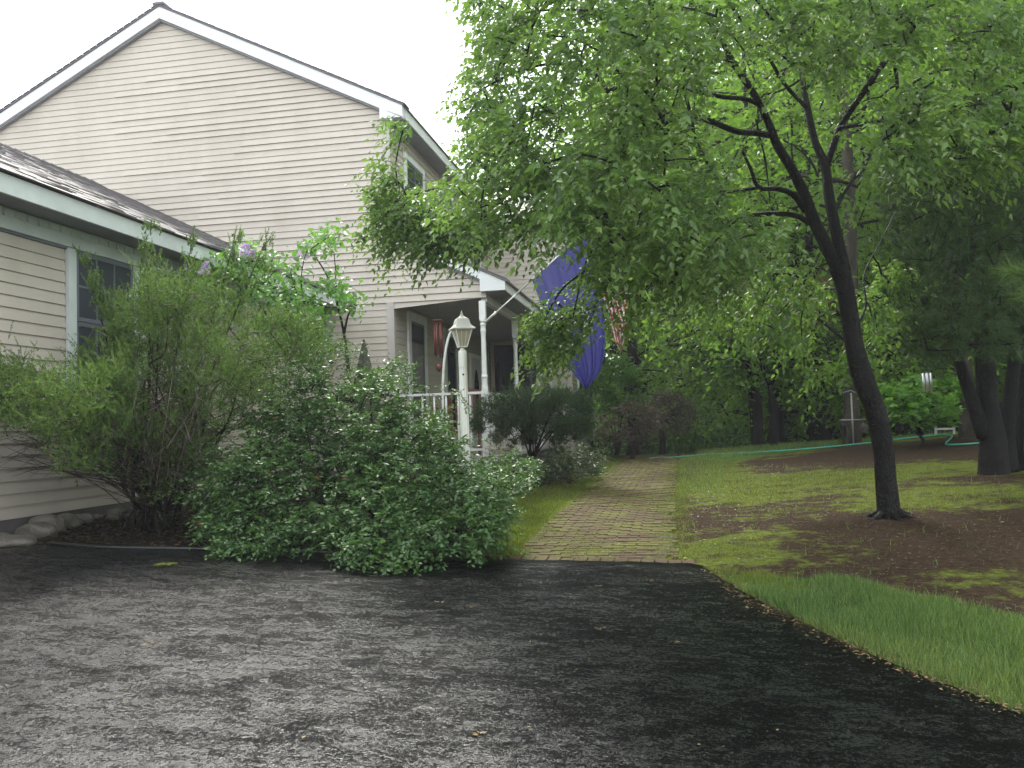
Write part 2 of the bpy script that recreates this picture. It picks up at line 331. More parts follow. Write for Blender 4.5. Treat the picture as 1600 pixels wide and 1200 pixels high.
def smoothline(P, n=6):
    P = np.asarray(P, float)
    if len(P) < 3: return P
    Q = np.vstack([2*P[0]-P[1], P, 2*P[-1]-P[-2]]); out = []
    for i in range(1, len(Q)-2):
        for t in np.linspace(0, 1, n, endpoint=False):
            a, b, c_, d = Q[i-1], Q[i], Q[i+1], Q[i+2]
            out.append(.5*((2*b)+(c_-a)*t+(2*a-5*b+4*c_-d)*t*t+(3*b-a-3*c_+d)*t**3))
    out.append(P[-1]); return np.array(out)
def unit(v): return v/(np.linalg.norm(v, axis=-1, keepdims=True)+1e-9)
def rnd_unit(n): return unit(RNG.normal(size=(n, 3)))
def inpoly(x, y, poly):
    poly = np.asarray(poly, float); ins = np.zeros(np.shape(x), bool); j = len(poly)-1
    for i in range(len(poly)):
        xi, yi = poly[i][:2]; xj, yj = poly[j][:2]
        c_ = ((yi > y) != (yj > y)) & (x < (xj-xi)*(y-yi)/((yj-yi) if yj != yi else 1e-9)+xi); ins ^= c_; j = i
    return ins
_vg = [RNG.random((64, 64)) for _ in range(6)]
def fbm(x, y, f=1., octs=5):
    x = np.asarray(x, float); y = np.asarray(y, float); s = 0; a = 1.; t = 0
    for o in range(octs):
        X, Y = x*f*2**o+17*o, y*f*2**o+9*o; i, j = np.floor(X).astype(int), np.floor(Y).astype(int); u, v = X-i, Y-j; u, v = u*u*(3-2*u), v*v*(3-2*v); g_ = _vg[o]
        s = s+a*((g_[i % 64, j % 64]*(1-u)+g_[(i+1) % 64, j % 64]*u)*(1-v)+(g_[i % 64, (j+1) % 64]*(1-u)+g_[(i+1) % 64, (j+1) % 64]*u)*v); t += a; a *= .55
    return s/t
def sample_poly(poly, n):
    poly = np.asarray(poly, float)[:, :2]; lo, hi = poly.min(0), poly.max(0); out = np.zeros((0, 2))
    while len(out) < n:
        q = RNG.uniform(lo, hi, (n*2, 2)); out = np.vstack([out, q[inpoly(q[:,0], q[:,1], poly)]])
    return out[:n]

def leaves(P, D, size, width=.5, kind='fold', tint=None, flat=.0, nrm=None):
    """leaf blades: P base, D direction, size length. kind fold: 4 tris folded on the midrib; quad: 2 tris; tri: 1 tri"""
    n = len(P); D = unit(D); size = np.broadcast_to(size, (n,))[:, None]
    Nn = rnd_unit(n)*(1-flat) + np.array([0, 0, 1.])*flat if nrm is None else nrm
    S = unit(np.cross(D, Nn)); Nn = unit(np.cross(S, D)); w = size*width*.5
    if kind == 'tri':
        V = np.stack([P-S*w, P+S*w, P+D*size], 1); F = np.arange(n*3).reshape(-1, 3); rep = 1; fl = [F]
    elif kind == 'quad':
        V = np.stack([P, P+D*size*.42+S*w+Nn*w*.25, P+D*size, P+D*size*.42-S*w+Nn*w*.25], 1); b = np.arange(n)[:, None]*4
        fl = [np.concatenate([b+np.array([[0, 1, 2]]), b+np.array([[0, 2, 3]])])]; rep = 2
    else:
        dr = np.array([0, 0, -1.])*size*.12
        V = np.stack([P, P+D*size*.35+S*w+Nn*w*.3, P+D*size*.5+dr*.2, P+D*size+dr, P+D*size*.35-S*w+Nn*w*.3], 1); b = np.arange(n)[:, None]*5
        fl = [np.concatenate([b+np.array([t]) for t in ([0, 1, 2], [1, 3, 2], [0, 2, 4], [2, 3, 4])])]; rep = 4
    t = RNG.random(n) if tint is None else tint
    return V.reshape(-1, 3), fl[0], np.tile(t, rep) if kind != 'tri' else t
def leafmesh(name, parts, smooth=False):
    V = []; Fs = []; T = []; k = 0
    for v, f, t in parts: V.append(v); Fs.append(f+k); T.append(t); k += len(v)
    return mesh_np(name, np.vstack(V), [np.vstack(Fs)], np.concatenate(T), smooth)
def sprays(C, out, n_sh, n_lf, length, size, droop=.35, width=.5, kind='fold', spread=.9, tintf=None, young=0.):
    """C cluster centres, out = outward dir; returns leaf parts and shoot polylines"""
    m = len(C)*n_sh; P0 = np.repeat(C, n_sh, 0) + RNG.normal(size=(m, 3))*length*.25
    d = unit(np.repeat(out, n_sh, 0) + rnd_unit(m)*spread); L = length*RNG.uniform(.6, 1.25, m)[:, None]
    t = np.linspace(.1, 1, n_lf)[None, :, None]
    Q = P0[:,None,:] + d[:,None,:]*L[:,None]*t + np.array([0, 0, -1.])*droop*L[:,None]*t*t
    side = unit(np.cross(d, [0, 0, 1.]))[:, None, :]*np.where(np.arange(n_lf) % 2, 1, -1)[None, :, None]
    ld = d[:,None,:]*.6 + side*.8 + np.array([0, 0, -1.])*droop*.9 + RNG.normal(size=(m, n_lf, 3))*.3
    base = np.repeat(RNG.random(m), n_lf)*.5 + RNG.random(m*n_lf)*.5
    if young: base = np.clip(base*(1-young) + young*np.tile(np.linspace(0, 1, n_lf)**2, m), 0, 1)
    if tintf is not None: base = np.clip(base*.6 + .4*np.repeat(np.repeat(tintf, n_sh), n_lf), 0, 1)
    pts = Q.reshape(-1, 3); sz = size*RNG.uniform(.6, 1.15, len(pts))
    return leaves(pts, ld.reshape(-1, 3), sz, width, kind, base, flat=.55), (P0, d, L)
def grow(nodes, C, rmin=.003, rk=.0028, k=5, sub=4, sag=.12, rmax=.05):
    """join every cluster centre to the nearest wood: thin curved branches"""
    nodes = [np.asarray(p, float) for p in nodes]; par = [-1]*len(nodes); NA = np.array(nodes)
    d0 = np.min(np.linalg.norm(C[:,None]-NA[None], axis=2), 1); segs = []
    for ci in np.argsort(d0):
        c_ = C[ci]; A = NA; dd = np.linalg.norm(A-c_, axis=1); j = int(np.argmin(dd)); p = A[j]; n = max(2, min(sub, int(dd[j]/.12)+1))
        t = np.linspace(0, 1, n+1)[1:, None]; bend = np.array([0, 0, 1.])*sag*dd[j] + RNG.normal(size=3)*dd[j]*.08
        pts = p + (c_-p)*t + bend*4*t*(1-t)*.5
        st = len(NA); NA = np.vstack([NA, pts]); par += [j]+list(range(st, st+n-1)); segs.append((j, st, n))
    cnt = np.zeros(len(NA)); 
    for j, st, n in segs: cnt[st+n-1] += 1
    for i in range(len(NA)-1, -1, -1):
        if par[i] >= 0: cnt[par[i]] += cnt[i]
    mb = MB()
    for j, st, n in segs:
        idx = [j]+list(range(st, st+n)); r = np.minimum(rmin+rk*np.sqrt(cnt[idx]), rmax); r[0] = min(r[1], r[0]); mb.tube(NA[idx], r, k, False)
    return mb
def px_clusters(poly, n, d0, d1, nearf=None):
    q = sample_poly(poly, n); dep = RNG.uniform(d0, d1, n) if nearf is None else nearf(q)
    return np.array([at(a, b, Y) for (a, b), Y in zip(q, dep)])
def scatter_blades(xy, h, w, lean=.4, kind='tri', zoff=0., tint=None):
    n = len(xy); P = np.c_[xy, H(xy[:,0], xy[:,1])+zoff]; a = RNG.uniform(0, 2*math.pi, n)
    D = np.c_[np.cos(a)*lean*RNG.random(n), np.sin(a)*lean*RNG.random(n), np.ones(n)]
    return leaves(P, D, h*RNG.uniform(.45, 1.2, n), w, kind, tint)
#==MORE==

# ================================================================== GROUND
xs = np.unique(np.r_[np.linspace(-160, -14, 24), np.arange(-14, 14.01, .16), np.linspace(14.5, 40, 40), np.linspace(42, 200, 26)])
ys = np.unique(np.r_[np.linspace(-45, -3, 16), np.arange(-3, 24, .16), np.linspace(24.3, 60, 70), np.linspace(62, 260, 28)])
GX, GY = np.meshgrid(xs, ys); GZ = H(GX, GY)
LX = [(-9, 5.6), (-6.2, 5.75), (-5.2, 6.25), (-4.6, 6.55), (-3.6, 6.75), (-2.4, 6.85), (-1.3, 6.9), (-.6, 6.92)]
def gxy(px, py): return gp(px, py)[:2]
edge_px = [(640, 873), (760, 878), (850, 880), (960, 883), (1040, 885), (1085, 888), (1110, 905), (1160, 935), (1230, 975), (1320, 1018), (1420, 1062), (1500, 1092), (1600, 1130)]
edge = [gxy(*p) for p in edge_px]
left_px = [(2, 862), (70, 856), (150, 862), (260, 864), (380, 866), (520, 870)]
ledge = [gxy(*p) for p in left_px]
EDGE = np.array([(-9, 5.2), (-6.1, 5.45)] + [tuple(p) for p in ledge] + [tuple(p) for p in edge])
e0, e1 = EDGE[-2], EDGE[-1]; EDGE = np.vstack([EDGE, e1+(e1-e0)*2.2, (e1+(e1-e0)*2.2)+np.array([.9, -4.5])])
EX = np.interp(np.linspace(0, 1, 400), np.linspace(0, 1, len(EDGE)), EDGE[:, 0]); EY = np.interp(np.linspace(0, 1, 400), np.linspace(0, 1, len(EDGE)), EDGE[:, 1])
_s = smoothline(EDGE, 30)
_w = RNG.normal(size=len(_s)); _w = np.convolve(_w, np.ones(5)/5, 'same')*.016
EX, EY = np.maximum.accumulate(_s[:, 0])+1e-4*np.arange(len(_s)), _s[:, 1]+_w
nrow = 300; V = []
for j in range(nrow):
    t = (j/(nrow-1))**.8; V.append(np.c_[EX*(1-t)+(EX*1.0)*t, EY*(1-t)+(-7.)*t])
V = np.vstack(V); nC = len(EX)
Z = H(V[:, 0], V[:, 1])+.024+.005*(fbm(V[:, 0]*.8, V[:, 1]*1.3, 7., 4)-.5)+.012*(fbm(V[:, 0], V[:, 1], 1.1, 3)-.5); VV = np.c_[V, Z]; i = np.arange(nrow-1)[:, None]*nC; j = np.arange(nC-1)[None]
Fq = np.stack([i+j, i+nC+j, i+nC+j+1, i+j+1], -1).reshape(-1, 4)
sk = np.c_[EX, EY, H(EX, EY)-.06]; jj = np.arange(nC-1); F2 = np.stack([jj, jj+1, len(VV)+jj+1, len(VV)+jj], -1)
struct('driveway', mesh_np('driveway', np.vstack([VV, sk]), [Fq, F2], None, True), M['asphalt'])

pathL = [gxy(*p) for p in ((800, 872), (860, 815), (905, 775), (945, 740), (968, 722))]
pathR = [gxy(*p) for p in ((1062, 882), (1058, 820), (1057, 775), (1058, 740), (1060, 722))]
c0 = (pathL[0]+pathR[0])/2
print('path', [tuple(np.round(p, 2)) for p in pathL], [tuple(np.round(p, 2)) for p in pathR])
# zone painting on the ground sheet
gm = mesh_np('ground', np.c_[GX.ravel(), GY.ravel(), GZ.ravel()], [(lambda i, j, n: np.stack([i*n+j, i*n+j+1, (i+1)*n+j+1, (i+1)*n+j], -1).reshape(-1, 4))(np.arange(len(ys)-1)[:, None], np.arange(len(xs)-1)[None], len(xs))], None, True)
def soft(poly, wdt):
    poly = np.array(poly, float); ins = inpoly(GX, GY, poly); d = np.full(GX.shape, 1e9)
    for a in range(len(poly)):
        p, q = poly[a], poly[(a+1) % len(poly)]; v = q-p; L = max((v**2).sum(), 1e-9)
        t = np.clip(((GX-p[0])*v[0]+(GY-p[1])*v[1])/L, 0, 1); d = np.minimum(d, np.hypot(GX-p[0]-t*v[0], GY-p[1]-t*v[1]))
    return np.clip(.5+np.where(ins, d, -d)/wdt, 0, 1)
bed = [tuple(p) for p in EDGE[:9]] + [(-1.5, 7.0), (-1.75, 8.2), (-2.1, 10.5), (-1.9, 13), (-1.6, 17), (-1.2, 20.5), (-2, 22), (-7, 22), (-9, 5)]
Zb = soft(bed, .35)
Zwood = np.clip((GY-22.5-.15*np.sin(GX))/3, 0, 1)
grass_px = [(1110, 893), (1200, 903), (1290, 905), (1420, 930), (1600, 972), (1640, 1150), (1500, 1095), (1320, 1020), (1160, 938)]
grass_poly = [gxy(*p) for p in grass_px]
Zg = soft(grass_poly, .3)
crest_poly = [(.75, 16.5), (2.0, 17.6), (3.5, 18.4), (7, 18.4), (12, 19), (12, 23.5), (.3, 23.5), (.4, 19)]
Zg = np.maximum(Zg, soft(crest_poly, 1.2)); Zg = np.maximum(Zg, Zwood*.9); Zg = np.maximum(Zg, (np.hypot(GX, GY) > 45)*1.)
mossR = [(.62, 7.3), (1.0, 9), (1.1, 12), (1.2, 16), (.9, 19), (.55, 19), (.55, 12)]
Zm = .47 + .9*(fbm(GX*.8, GY*1.2, .55)-.5)*1.6 + .42*soft(mossR, .8) + .6*soft([(-2.2, 7.0), (-.6, 7.1), (-.4, 12), (-.1, 20), (-1.4, 20), (-1.4, 12)], .5)
darkpatch = soft([(.45, 6.4), (.8, 8.6), (2.0, 8.9), (4.6, 7.6), (8, 6.5), (8, 2), (4, 3), (2.2, 4.5), (1.3, 5.6)], .9); Zm = Zm - .36*darkpatch
Zm = Zm - .75*soft([(2, 13.5), (1.4, 15.5), (3, 17.2), (6, 15.5), (5, 12.6)], 1.5) + .12*soft([(1, 9.5), (6.5, 8.5), (6.5, 12.5), (1.2, 12.5)], 1.)
def zone_at(xy): return Zm[np.clip(np.searchsorted(ys, xy[:, 1]), 0, len(ys)-1), np.clip(np.searchsorted(xs, xy[:, 0]), 0, len(xs)-1)]
ca = gm.color_attributes.new('zone', 'FLOAT_COLOR', 'POINT')
ca.data.foreach_set('color', np.stack([np.clip(Zm, 0, 1), np.clip(Zg, 0, 1), np.clip(Zb, 0, 1), np.ones(GX.shape)], -1).astype(np.float32).ravel())
struct('ground', gm, M['ground'])

# ------------------------------------------------------------------ brick path
def path_edges(y):
    L = np.array(pathL); R = np.array(pathR)
    return np.interp(y, L[:, 1], L[:, 0]), np.interp(y, R[:, 1], R[:, 0])
yA = max(pathL[0][1], pathR[0][1]); yB = 20.3
n = 220; yy = np.linspace(yA-.12, yB, n); xl, xr = path_edges(yy); xl = xl-.08+.22*fbm(yy*0+3.3, yy, 2.4); xr = xr+.08-.26*fbm(yy*0+8.1, yy, 2.4)
PV = []
for k in range(9): PV.append(np.c_[xl+(xr-xl)*k/8, yy])
PV = np.vstack(PV); PVz = np.c_[PV, H(PV[:, 0], PV[:, 1])+.012]
i = np.arange(8)[:, None]*n; j = np.arange(n-1)[None]
path = struct('path', mesh_np('path', PVz, [np.stack([i+j, i+n+j, i+n+j+1, i+j+1], -1).reshape(-1, 4)], None, True), M['joint'])
bricks = []; y = yA-.02; row = 0
while y < yB:
    a, b = path_edges(y); a, b = float(a), float(b); x = a+(.0 if row % 2 else -.1)
    while x < b-.03:
        x0, x1 = max(x, a), min(x+.2, b)
        if x1-x0 > .05 and not ((x1 > b-.08 or x0 < a+.08) and random.random() < .45): bricks.append(((x0+x1)/2, y+.048, x1-x0-.012, .088))
        x += .2
    y += .1; row += 1
for px in np.arange(632, 1080, 1):                                   # border course along the blacktop
    pass
eL = np.array([gxy(*p) for p in edge_px[:6]]); s = 0; tot = np.r_[0, np.cumsum(np.hypot(*np.diff(eL, axis=0).T))]
border = []
while s < tot[-1]:
    x = np.interp(s, tot, eL[:, 0]); y = np.interp(s, tot, eL[:, 1]); border.append((x, y+.10, .098, .19)); s += .108
def brick_v(x, y, w, d, up, q):
    z = float(H(x, y))+.012; h = .008+up; s = w/2, d/2
    c_, s_ = math.cos(q), math.sin(q)
    pts = []
    for zz, f in ((-.04, 1), (h, .94)):
        for sx, sy in ((-1, -1), (1, -1), (1, 1), (-1, 1)):
            lx, ly = sx*s[0]*f, sy*s[1]*f; X, Y = x+lx*c_-ly*s_, y+lx*s_+ly*c_
            pts.append((X, Y, float(H(x, y))+.012+zz + (ly*.02)))
    return pts
nb = 0; far_b = MB(); allb = border+bricks
for k, (x, y, w, d) in enumerate(allb):
    p = brick_v(x, y, w, d, random.uniform(-.004, .003), random.uniform(-.015, .015))
    if k < len(border)+(299-len(border)): hexa('brick', p, M['brick'], path)
    else: far_b.add(p, HEXF)
far_b.build('far_bricks', M['brick'], path, stuff=True)

# ================================================================== HOUSE
house = thing('house', 'two storey house in tan lap siding with white trim, gable end and front porch', 'house', (-6, 14.2, -.8))
E = .1143
def board(U, Nn, O, s0b, s1b, s0t, s1t, z0, z1, lip=.016, mat='siding', name='siding_board'):
    U = np.array(U, float); Nn = np.array(Nn, float); O = np.array(O, float); Z_ = np.array([0, 0, 1.])
    f = lambda s, z, o: O+U*s+Nn*o+Z_*z
    z1 = z1-.0015
    p = [f(s0b, z0, -.01), f(s1b, z0, -.01), f(s1b, z0, lip), f(s0b, z0, lip), f(s0t, z1, -.01), f(s1t, z1, -.01), f(s1t, z1, .003), f(s0t, z1, .003)]
    return hexa(name, p, M[mat], house)
Yg = 14.2; YW = 22.; XM = -4.7; XW = -2.57
# gable wall
def xr_(z):
    if z > 5.54: return -8.97+(7.62-z)/.5
    if z > 3.26: return -4.80
    if z > 2.16: return min(-3.13, -4.69+(3.225-z)/.482) if z < 3.225 else -4.80
    return -4.80
def xl_(z): return max(-13.1, -8.97-(7.62-z)/.5)
z = -.6875
while z < 7.6:
    z1 = min(z+E, 7.6)
    a0, a1, b0, b1 = xl_(z+.002), xl_(z1-.002), xr_(z+.002), xr_(z1-.002)
    if b1 > a1:
        if z > 2.1 and z < 6.6 and random.random() < .9:
            q_ = random.uniform(max(a1, -10.5)+.4, b1-.4); board((1, 0, 0), (0, -1, 0), (0, Yg, 0), a0, q_-.0015, a1, q_-.0015, z, z1); board((1, 0, 0), (0, -1, 0), (0, Yg, 0), q_+.0015, b0, q_+.0015, b1, z+.0006, z1, .0255)
        else: board((1, 0, 0), (0, -1, 0), (0, Yg, 0), a0, b0, a1, b1, z, z1)
    z += E
# solid core behind the siding
cm = MB()
cm.add([(-13.1,Yg+.02,-1),(-4.72,Yg+.02,-1),(-4.72,Yg+.02,5.5),(-8.97,Yg+.02,7.6),(-13.1,Yg+.02,5.5),(-13.1,26,-1),(-4.72,26,-1),(-4.72,26,5.5),(-8.97,26,7.6),(-13.1,26,5.5)],
       [(0,1,2,4),(5,9,7,6),(0,4,9,5),(1,6,7,2),(0,5,6,1)], [(2,3,4),(9,8,7)])
cm.build('wall_core', M['interior'], house)
hexa('corner_board', [(-4.80,Yg,3.30),(-4.70,Yg,3.30),(-4.70,Yg-.028,3.30),(-4.80,Yg-.028,3.30),(-4.80,Yg,5.35),(-4.70,Yg,5.35),(-4.70,Yg-.028,5.35),(-4.80,Yg-.028,5.35)], M['corner'], house)
box('corner_board', (-4.698, Yg-.028, 3.30), (-4.672, Yg+.09, 5.35), M['corner'], house)
box('corner_board', (-4.80, Yg-.028, -.72), (-4.70, Yg, 2.168), M['corner'], house)
box('corner_board', (-4.698, Yg-.028, -.5), (-4.672, Yg+.09, 2.168), M['corner'], house)
box('corner_board', (-3.129, Yg-.02, 2.17), (-3.05, Yg+.05, 2.25), M['corner'], house)
# rakes and returns: bottom line z = za at xa sloping to zb at xb
def rake(xa, za, xb, zb, h, y0, y1, mat='trim', name='rake_board'):
    return hexa(name, [(xa,y0,za),(xb,y0,zb),(xb,y1,zb),(xa,y1,za),(xa,y0,za+h),(xb,y0,zb+h),(xb,y1,zb+h),(xa,y1,za+h)], M[mat], house)
Yr = Yg-.13
rake(-8.97, 7.62, -4.40, 7.62-.5*4.57, .215, Yr, Yg-.005); rake(-13.54, 7.62-.5*4.57, -8.972, 7.62, .215, Yr, Yg-.005)
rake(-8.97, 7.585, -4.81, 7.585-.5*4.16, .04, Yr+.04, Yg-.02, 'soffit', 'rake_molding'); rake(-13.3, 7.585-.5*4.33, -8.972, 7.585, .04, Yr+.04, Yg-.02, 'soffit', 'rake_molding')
hexa('eave_return', [(-4.81,Yr,5.35),(-4.40,Yr,5.35),(-4.40,Yg+.02,5.35),(-4.81,Yg+.02,5.35),(-4.81,Yr,5.538),(-4.40,Yr,5.352),(-4.40,Yg+.02,5.352),(-4.81,Yg+.02,5.538)], M['trim'], house)
# main roof with ragged shingle edge
def slab(name, xa, za, xb, zb, y0, y1, th, mat, jag=0):
    m = MB(); ny = 90 if jag else 1
    P = []
    for k in range(ny+1):
        y = y0+(y1-y0)*k/ny; P.append(y)
    m.add([(xa,y0,za),(xb,y0,zb),(xb,y1,zb),(xa,y1,za),(xa,y0,za+th),(xb,y0,zb+th),(xb,y1,zb+th),(xa,y1,za+th)], HEXF)
    return m.build(name, M[mat], house)
slab('roof', -8.97, 7.84, -4.37, 7.84-.5*4.60, Yr-.02, 24.9, .03, 'shingle'); slab('roof', -13.6, 7.84-.5*4.63, -8.972, 7.84, Yr-.02, 24.9, .03, 'shingle')
for sgn in (1, -1):                                                  # the butt ends of the shingles along the rake
    for k in range(33):
        t0 = .02+k*.14; x = -8.97+sgn*t0; x1 = x+sgn*.125; z0 = 7.872-.5*t0+random.uniform(0, .006)
        if sgn < 0: x, x1, za, zb = x1, x, z0-.06, z0
        else: za, zb = z0, z0-.06
        hexa('roof_shingle', [(x,Yr-.035,za),(x1,Yr-.035,zb),(x1,Yr+.3,zb),(x,Yr+.3,za),(x,Yr-.035,za+.012),(x1,Yr-.035,zb+.012),(x1,Yr+.3,zb+.012),(x,Yr+.3,za+.012)], M['shingle'], house)
box('ridge_cap', (-9.08, Yr-.04, 7.862), (-8.86, 24.9, 7.905), M['shingle'], house)
box('fascia', (-4.42, Yg+.022, 5.36), (-4.395, 21.6, 5.545), M['trim'], house)
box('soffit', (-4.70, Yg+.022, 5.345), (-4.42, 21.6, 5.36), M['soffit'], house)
# second storey front wall
def ywall(x, y0, y1, z0, z1, zoff=-.6875, nx=1):
    z = zoff
    while z < z1-.01:
        if z+E > z0+.01:
            a, b = max(z, z0), min(z+E, z1)
            board((0, 1, 0), (nx, 0, 0), (x, 0, 0), y0, y1, y0, y1, a, b)
        z += E
ywall(XM, Yg+.10, YW, 3.30, 5.34)
def window(nm, x, y0, y1, z0, z1, trim='trim', cols=2, rows=1, lower=True, t=.10, glassmat='glass', sill=True, head=True):
    """window facing +X standing proud of the wall at x"""
    w = link(nm, mesh_np(nm, np.array([(x+.012, y0, z0),(x+.012, y1, z0),(x+.012, y1, z1),(x+.012, y0, z1)]), [np.array([(0,1,2,3)])]), M['interior'], house)
    def sub(n_, a, b, m_): mb = MB(); mb.box(a, b); return link(n_, mb.build(n_, M[m_]).data, None) if False else _sub(n_, a, b, m_, w)
    sub('casing', (x, y0-t, z0), (x+.042, y0, z1), trim); sub('casing', (x, y1, z0), (x+.042, y1+t, z1), trim)
    if head: sub('casing', (x, y0-t, z1), (x+.045, y1+t, z1+t), trim)
    if sill: sub('sill', (x, y0-t-.02, z0-.05), (x+.07, y1+t+.02, z0), trim)
    zm = (z0+z1)/2 if lower else z1
    spans = [(z0, zm), (zm, z1)] if lower else [(z0, z1)]
    for a, b in spans:
        o = .018 if (a == z0 and lower) else .024
        _sub('sash', (x+o-.004, y0+.003, a+.003), (x+o+.01, y0+.045, b-.003), 'frame_grey', w); _sub('sash', (x+o-.004, y1-.045, a+.003), (x+o+.01, y1-.003, b-.003), 'frame_grey', w)
        _sub('sash', (x+o-.004, y0+.045, b-.045), (x+o+.01, y1-.045, b-.003), 'frame_grey', w); _sub('sash', (x+o-.004, y0+.045, a+.003), (x+o+.01, y1-.045, a+.045), 'frame_grey', w)
        pn = _sub('pane', (x+o-.003, y0+.045, a+.045), (x+o+.001, y1-.045, b-.045), glassmat, w)
        for c_ in range(1, cols): yc = y0+.045+(y1-y0-.09)*c_/cols; _sub('muntin', (x+o+.0015, yc-.011, a+.045), (x+o+.008, yc+.011, b-.045), 'frame_grey', w)
        for r_ in range(1, rows+1):
            if rows > 1 or True:
                zc = a+.045+(b-a-.09)*r_/(rows+1) if rows else None
                if zc: _sub('muntin', (x+o+.0018, y0+.045, zc-.010), (x+o+.0078, y1-.045, zc+.010), 'frame_grey', w)
    return w
def _sub(n_, a, b, m_, w): mb = MB(); mb.box(a, b); return mb.build(n_, M[m_], w)
window('window', XM+.016, 15.06, 16.1, 3.62, 4.93); window('window', XM+.016, 17.3, 18.3, 3.62, 4.93); window('window', XM+.016, 20.0, 21.0, 3.75, 4.93)
# ---- porch
Yp = Yg-.10
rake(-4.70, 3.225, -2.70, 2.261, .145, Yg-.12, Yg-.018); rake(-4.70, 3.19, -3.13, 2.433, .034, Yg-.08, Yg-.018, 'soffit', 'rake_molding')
hexa('eave_return', [(-3.13,Yg-.12,2.26),(-2.70,Yg-.12,2.26),(-2.70,Yg+.02,2.26),(-3.13,Yg+.02,2.26),(-3.13,Yg-.12,2.467),(-2.70,Yg-.12,2.262),(-2.70,Yg+.02,2.262),(-3.13,Yg+.02,2.467)], M['trim'], house)
slab('porch_roof', -4.70, 3.375, -2.665, 3.375-.482*2.035, Yg-.14, YW, .035, 'shingle')
for k in range(14):
    t0 = .01+k*.145; x = -4.70+t0; x1 = x+.13; za = 3.412-.482*t0+random.uniform(0, .006); zb = za-.0625
    hexa('roof_shingle', [(x,Yg-.155,za),(x1,Yg-.155,zb),(x1,Yg+.2,zb),(x,Yg+.2,za),(x,Yg-.155,za+.012),(x1,Yg-.155,zb+.012),(x1,Yg+.2,zb+.012),(x,Yg+.2,za+.012)], M['shingle'], house)
box('porch_fascia', (-2.72, Yg+.022, 2.25), (-2.70, YW-.01, 2.40), M['trim'], house)
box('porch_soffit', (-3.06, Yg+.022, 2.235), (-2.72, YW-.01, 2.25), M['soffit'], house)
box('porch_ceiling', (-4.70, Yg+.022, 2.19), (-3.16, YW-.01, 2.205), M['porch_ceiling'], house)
box('porch_beam', (-3.155, Yg+.06, 2.10), (-3.06, YW-.01, 2.26), M['trim'], house)
ywall(XM, Yg+.10, YW, -.5, 2.19)
box('porch_floor', (-4.70, Yg-.08, -.56), (-2.95, YW-.005, -.5), M['concrete'], house)
box('porch_foundation', (-4.70, Yg-.04, -1.3), (-3.02, YW-.005, -.56), M['foundation'], house)
hexa('foundation_wall', [(-6.0,Yg-.012,-1.3),(-4.72,Yg-.012,-1.3),(-4.72,Yg+.3,-1.3),(-6.0,Yg+.3,-1.3),(-6.0,Yg-.012,-.69),(-4.72,Yg-.012,-.69),(-4.72,Yg+.3,-.69),(-6.0,Yg+.3,-.69)], M['foundation'], house)
# front door and windows in the recess
window('window', XM+.016, 15.08, 15.92, -.05, 1.96, cols=1, rows=0, lower=False, t=.16, trim='post_paint')
window('window', XM+.016, 17.55, 18.35, -.05, 1.94, cols=1, rows=0, lower=False, t=.14, trim='post_paint')
dr = box('door', (XM+.016, 19.75, -.48), (XM+.05, 20.75, 1.62), M['door'], house)
_sub('casing', (XM+.016, 19.62, -.48), (XM+.07, 19.75, 1.72), 'cream_paint', dr); _sub('casing', (XM+.016, 20.75, -.48), (XM+.07, 20.88, 1.72), 'cream_paint', dr)
_sub('casing', (XM+.016, 19.75, 1.62), (XM+.07, 20.75, 1.72), 'cream_paint', dr)
mb = MB(); th = np.linspace(0, 2*math.pi, 24, endpoint=False)
mb.add([(XM+.053, 20.25+.26*math.cos(t), .75+.62*math.sin(t)) for t in th]+[(XM+.053, 20.25, .75)], (), [(24, a, (a+1) % 24) for a in range(24)]); mb.build('oval_pane', M['glass'], dr)
mb = MB(); mb.tube([(XM+.06, 19.86, .5), (XM+.11, 19.86, .5), (XM+.13, 19.88, .5)], .018, 8); mb.build('handle', M['grey_metal'], dr)
# posts, railing
def post(y, x=-3.105, zb=-.5, zt=2.10, parent=None):
    mb = MB(); a = .052
    mb.box((x-a, y-a, 1.78), (x+a, y+a, zt)); mb.box((x-a*1.05, y-a*1.05, zb), (x+a*1.05, y+a*1.05, .60))
    prof = [(.058,.60),(.058,.64),(.05,.68),(.046,.72),(.046,.80),(.056,.82),(.056,.84),(.044,.87),(.043,1.0),(.041,1.25),(.039,1.5),(.044,1.56),(.050,1.60),(.042,1.64),(.045,1.68),(.055,1.70),(.042,1.73),(.058,1.76),(.055,1.78)]
    mb.tube_like((x, y, 0), prof, 16)
    return mb.build('porch_post', M['post_paint'], house, False)
for y in (14.13, 17.08, 19.9, 21.93): post(y)
mb = MB(); mb.box((-3.02, 19.82, -.49), (-2.97, 19.9, -.33)); 
rl = box('railing', (-4.67, 14.095, .545), (-3.16, 14.165, .585), M['post_paint'], house); _sub('bottom_rail', (-4.67, 14.105, -.40), (-3.16, 14.155, -.36), 'post_paint', rl)
def baluster(x, y, par):
    mb = MB(); prof = [(.018,-.36),(.018,-.18),(.012,-.16),(.02,-.13),(.013,-.10),(.021,-.04),(.022,.02),(.018,.1),(.013,.2),(.021,.23),(.013,.26),(.018,.29),(.018,.545)]
    mb.tube_like((x, y, 0), prof, 8); return mb.build('baluster', M['post_paint'], par, True)
b0 = at(735.5, 660, 14.13)[0]
for k in range(-1, 7):
    x = b0-.207*k
    if -4.66 < x < -3.2: baluster(x, 14.13, rl)
rl2 = box('railing', (-3.14, 14.19, .545), (-3.07, 17.03, .585), M['post_paint'], house); _sub('bottom_rail', (-3.13, 14.19, -.40), (-3.08, 17.03, -.36), 'post_paint', rl2)
for k in range(13): baluster(-3.105, 14.38+.207*k, rl2)
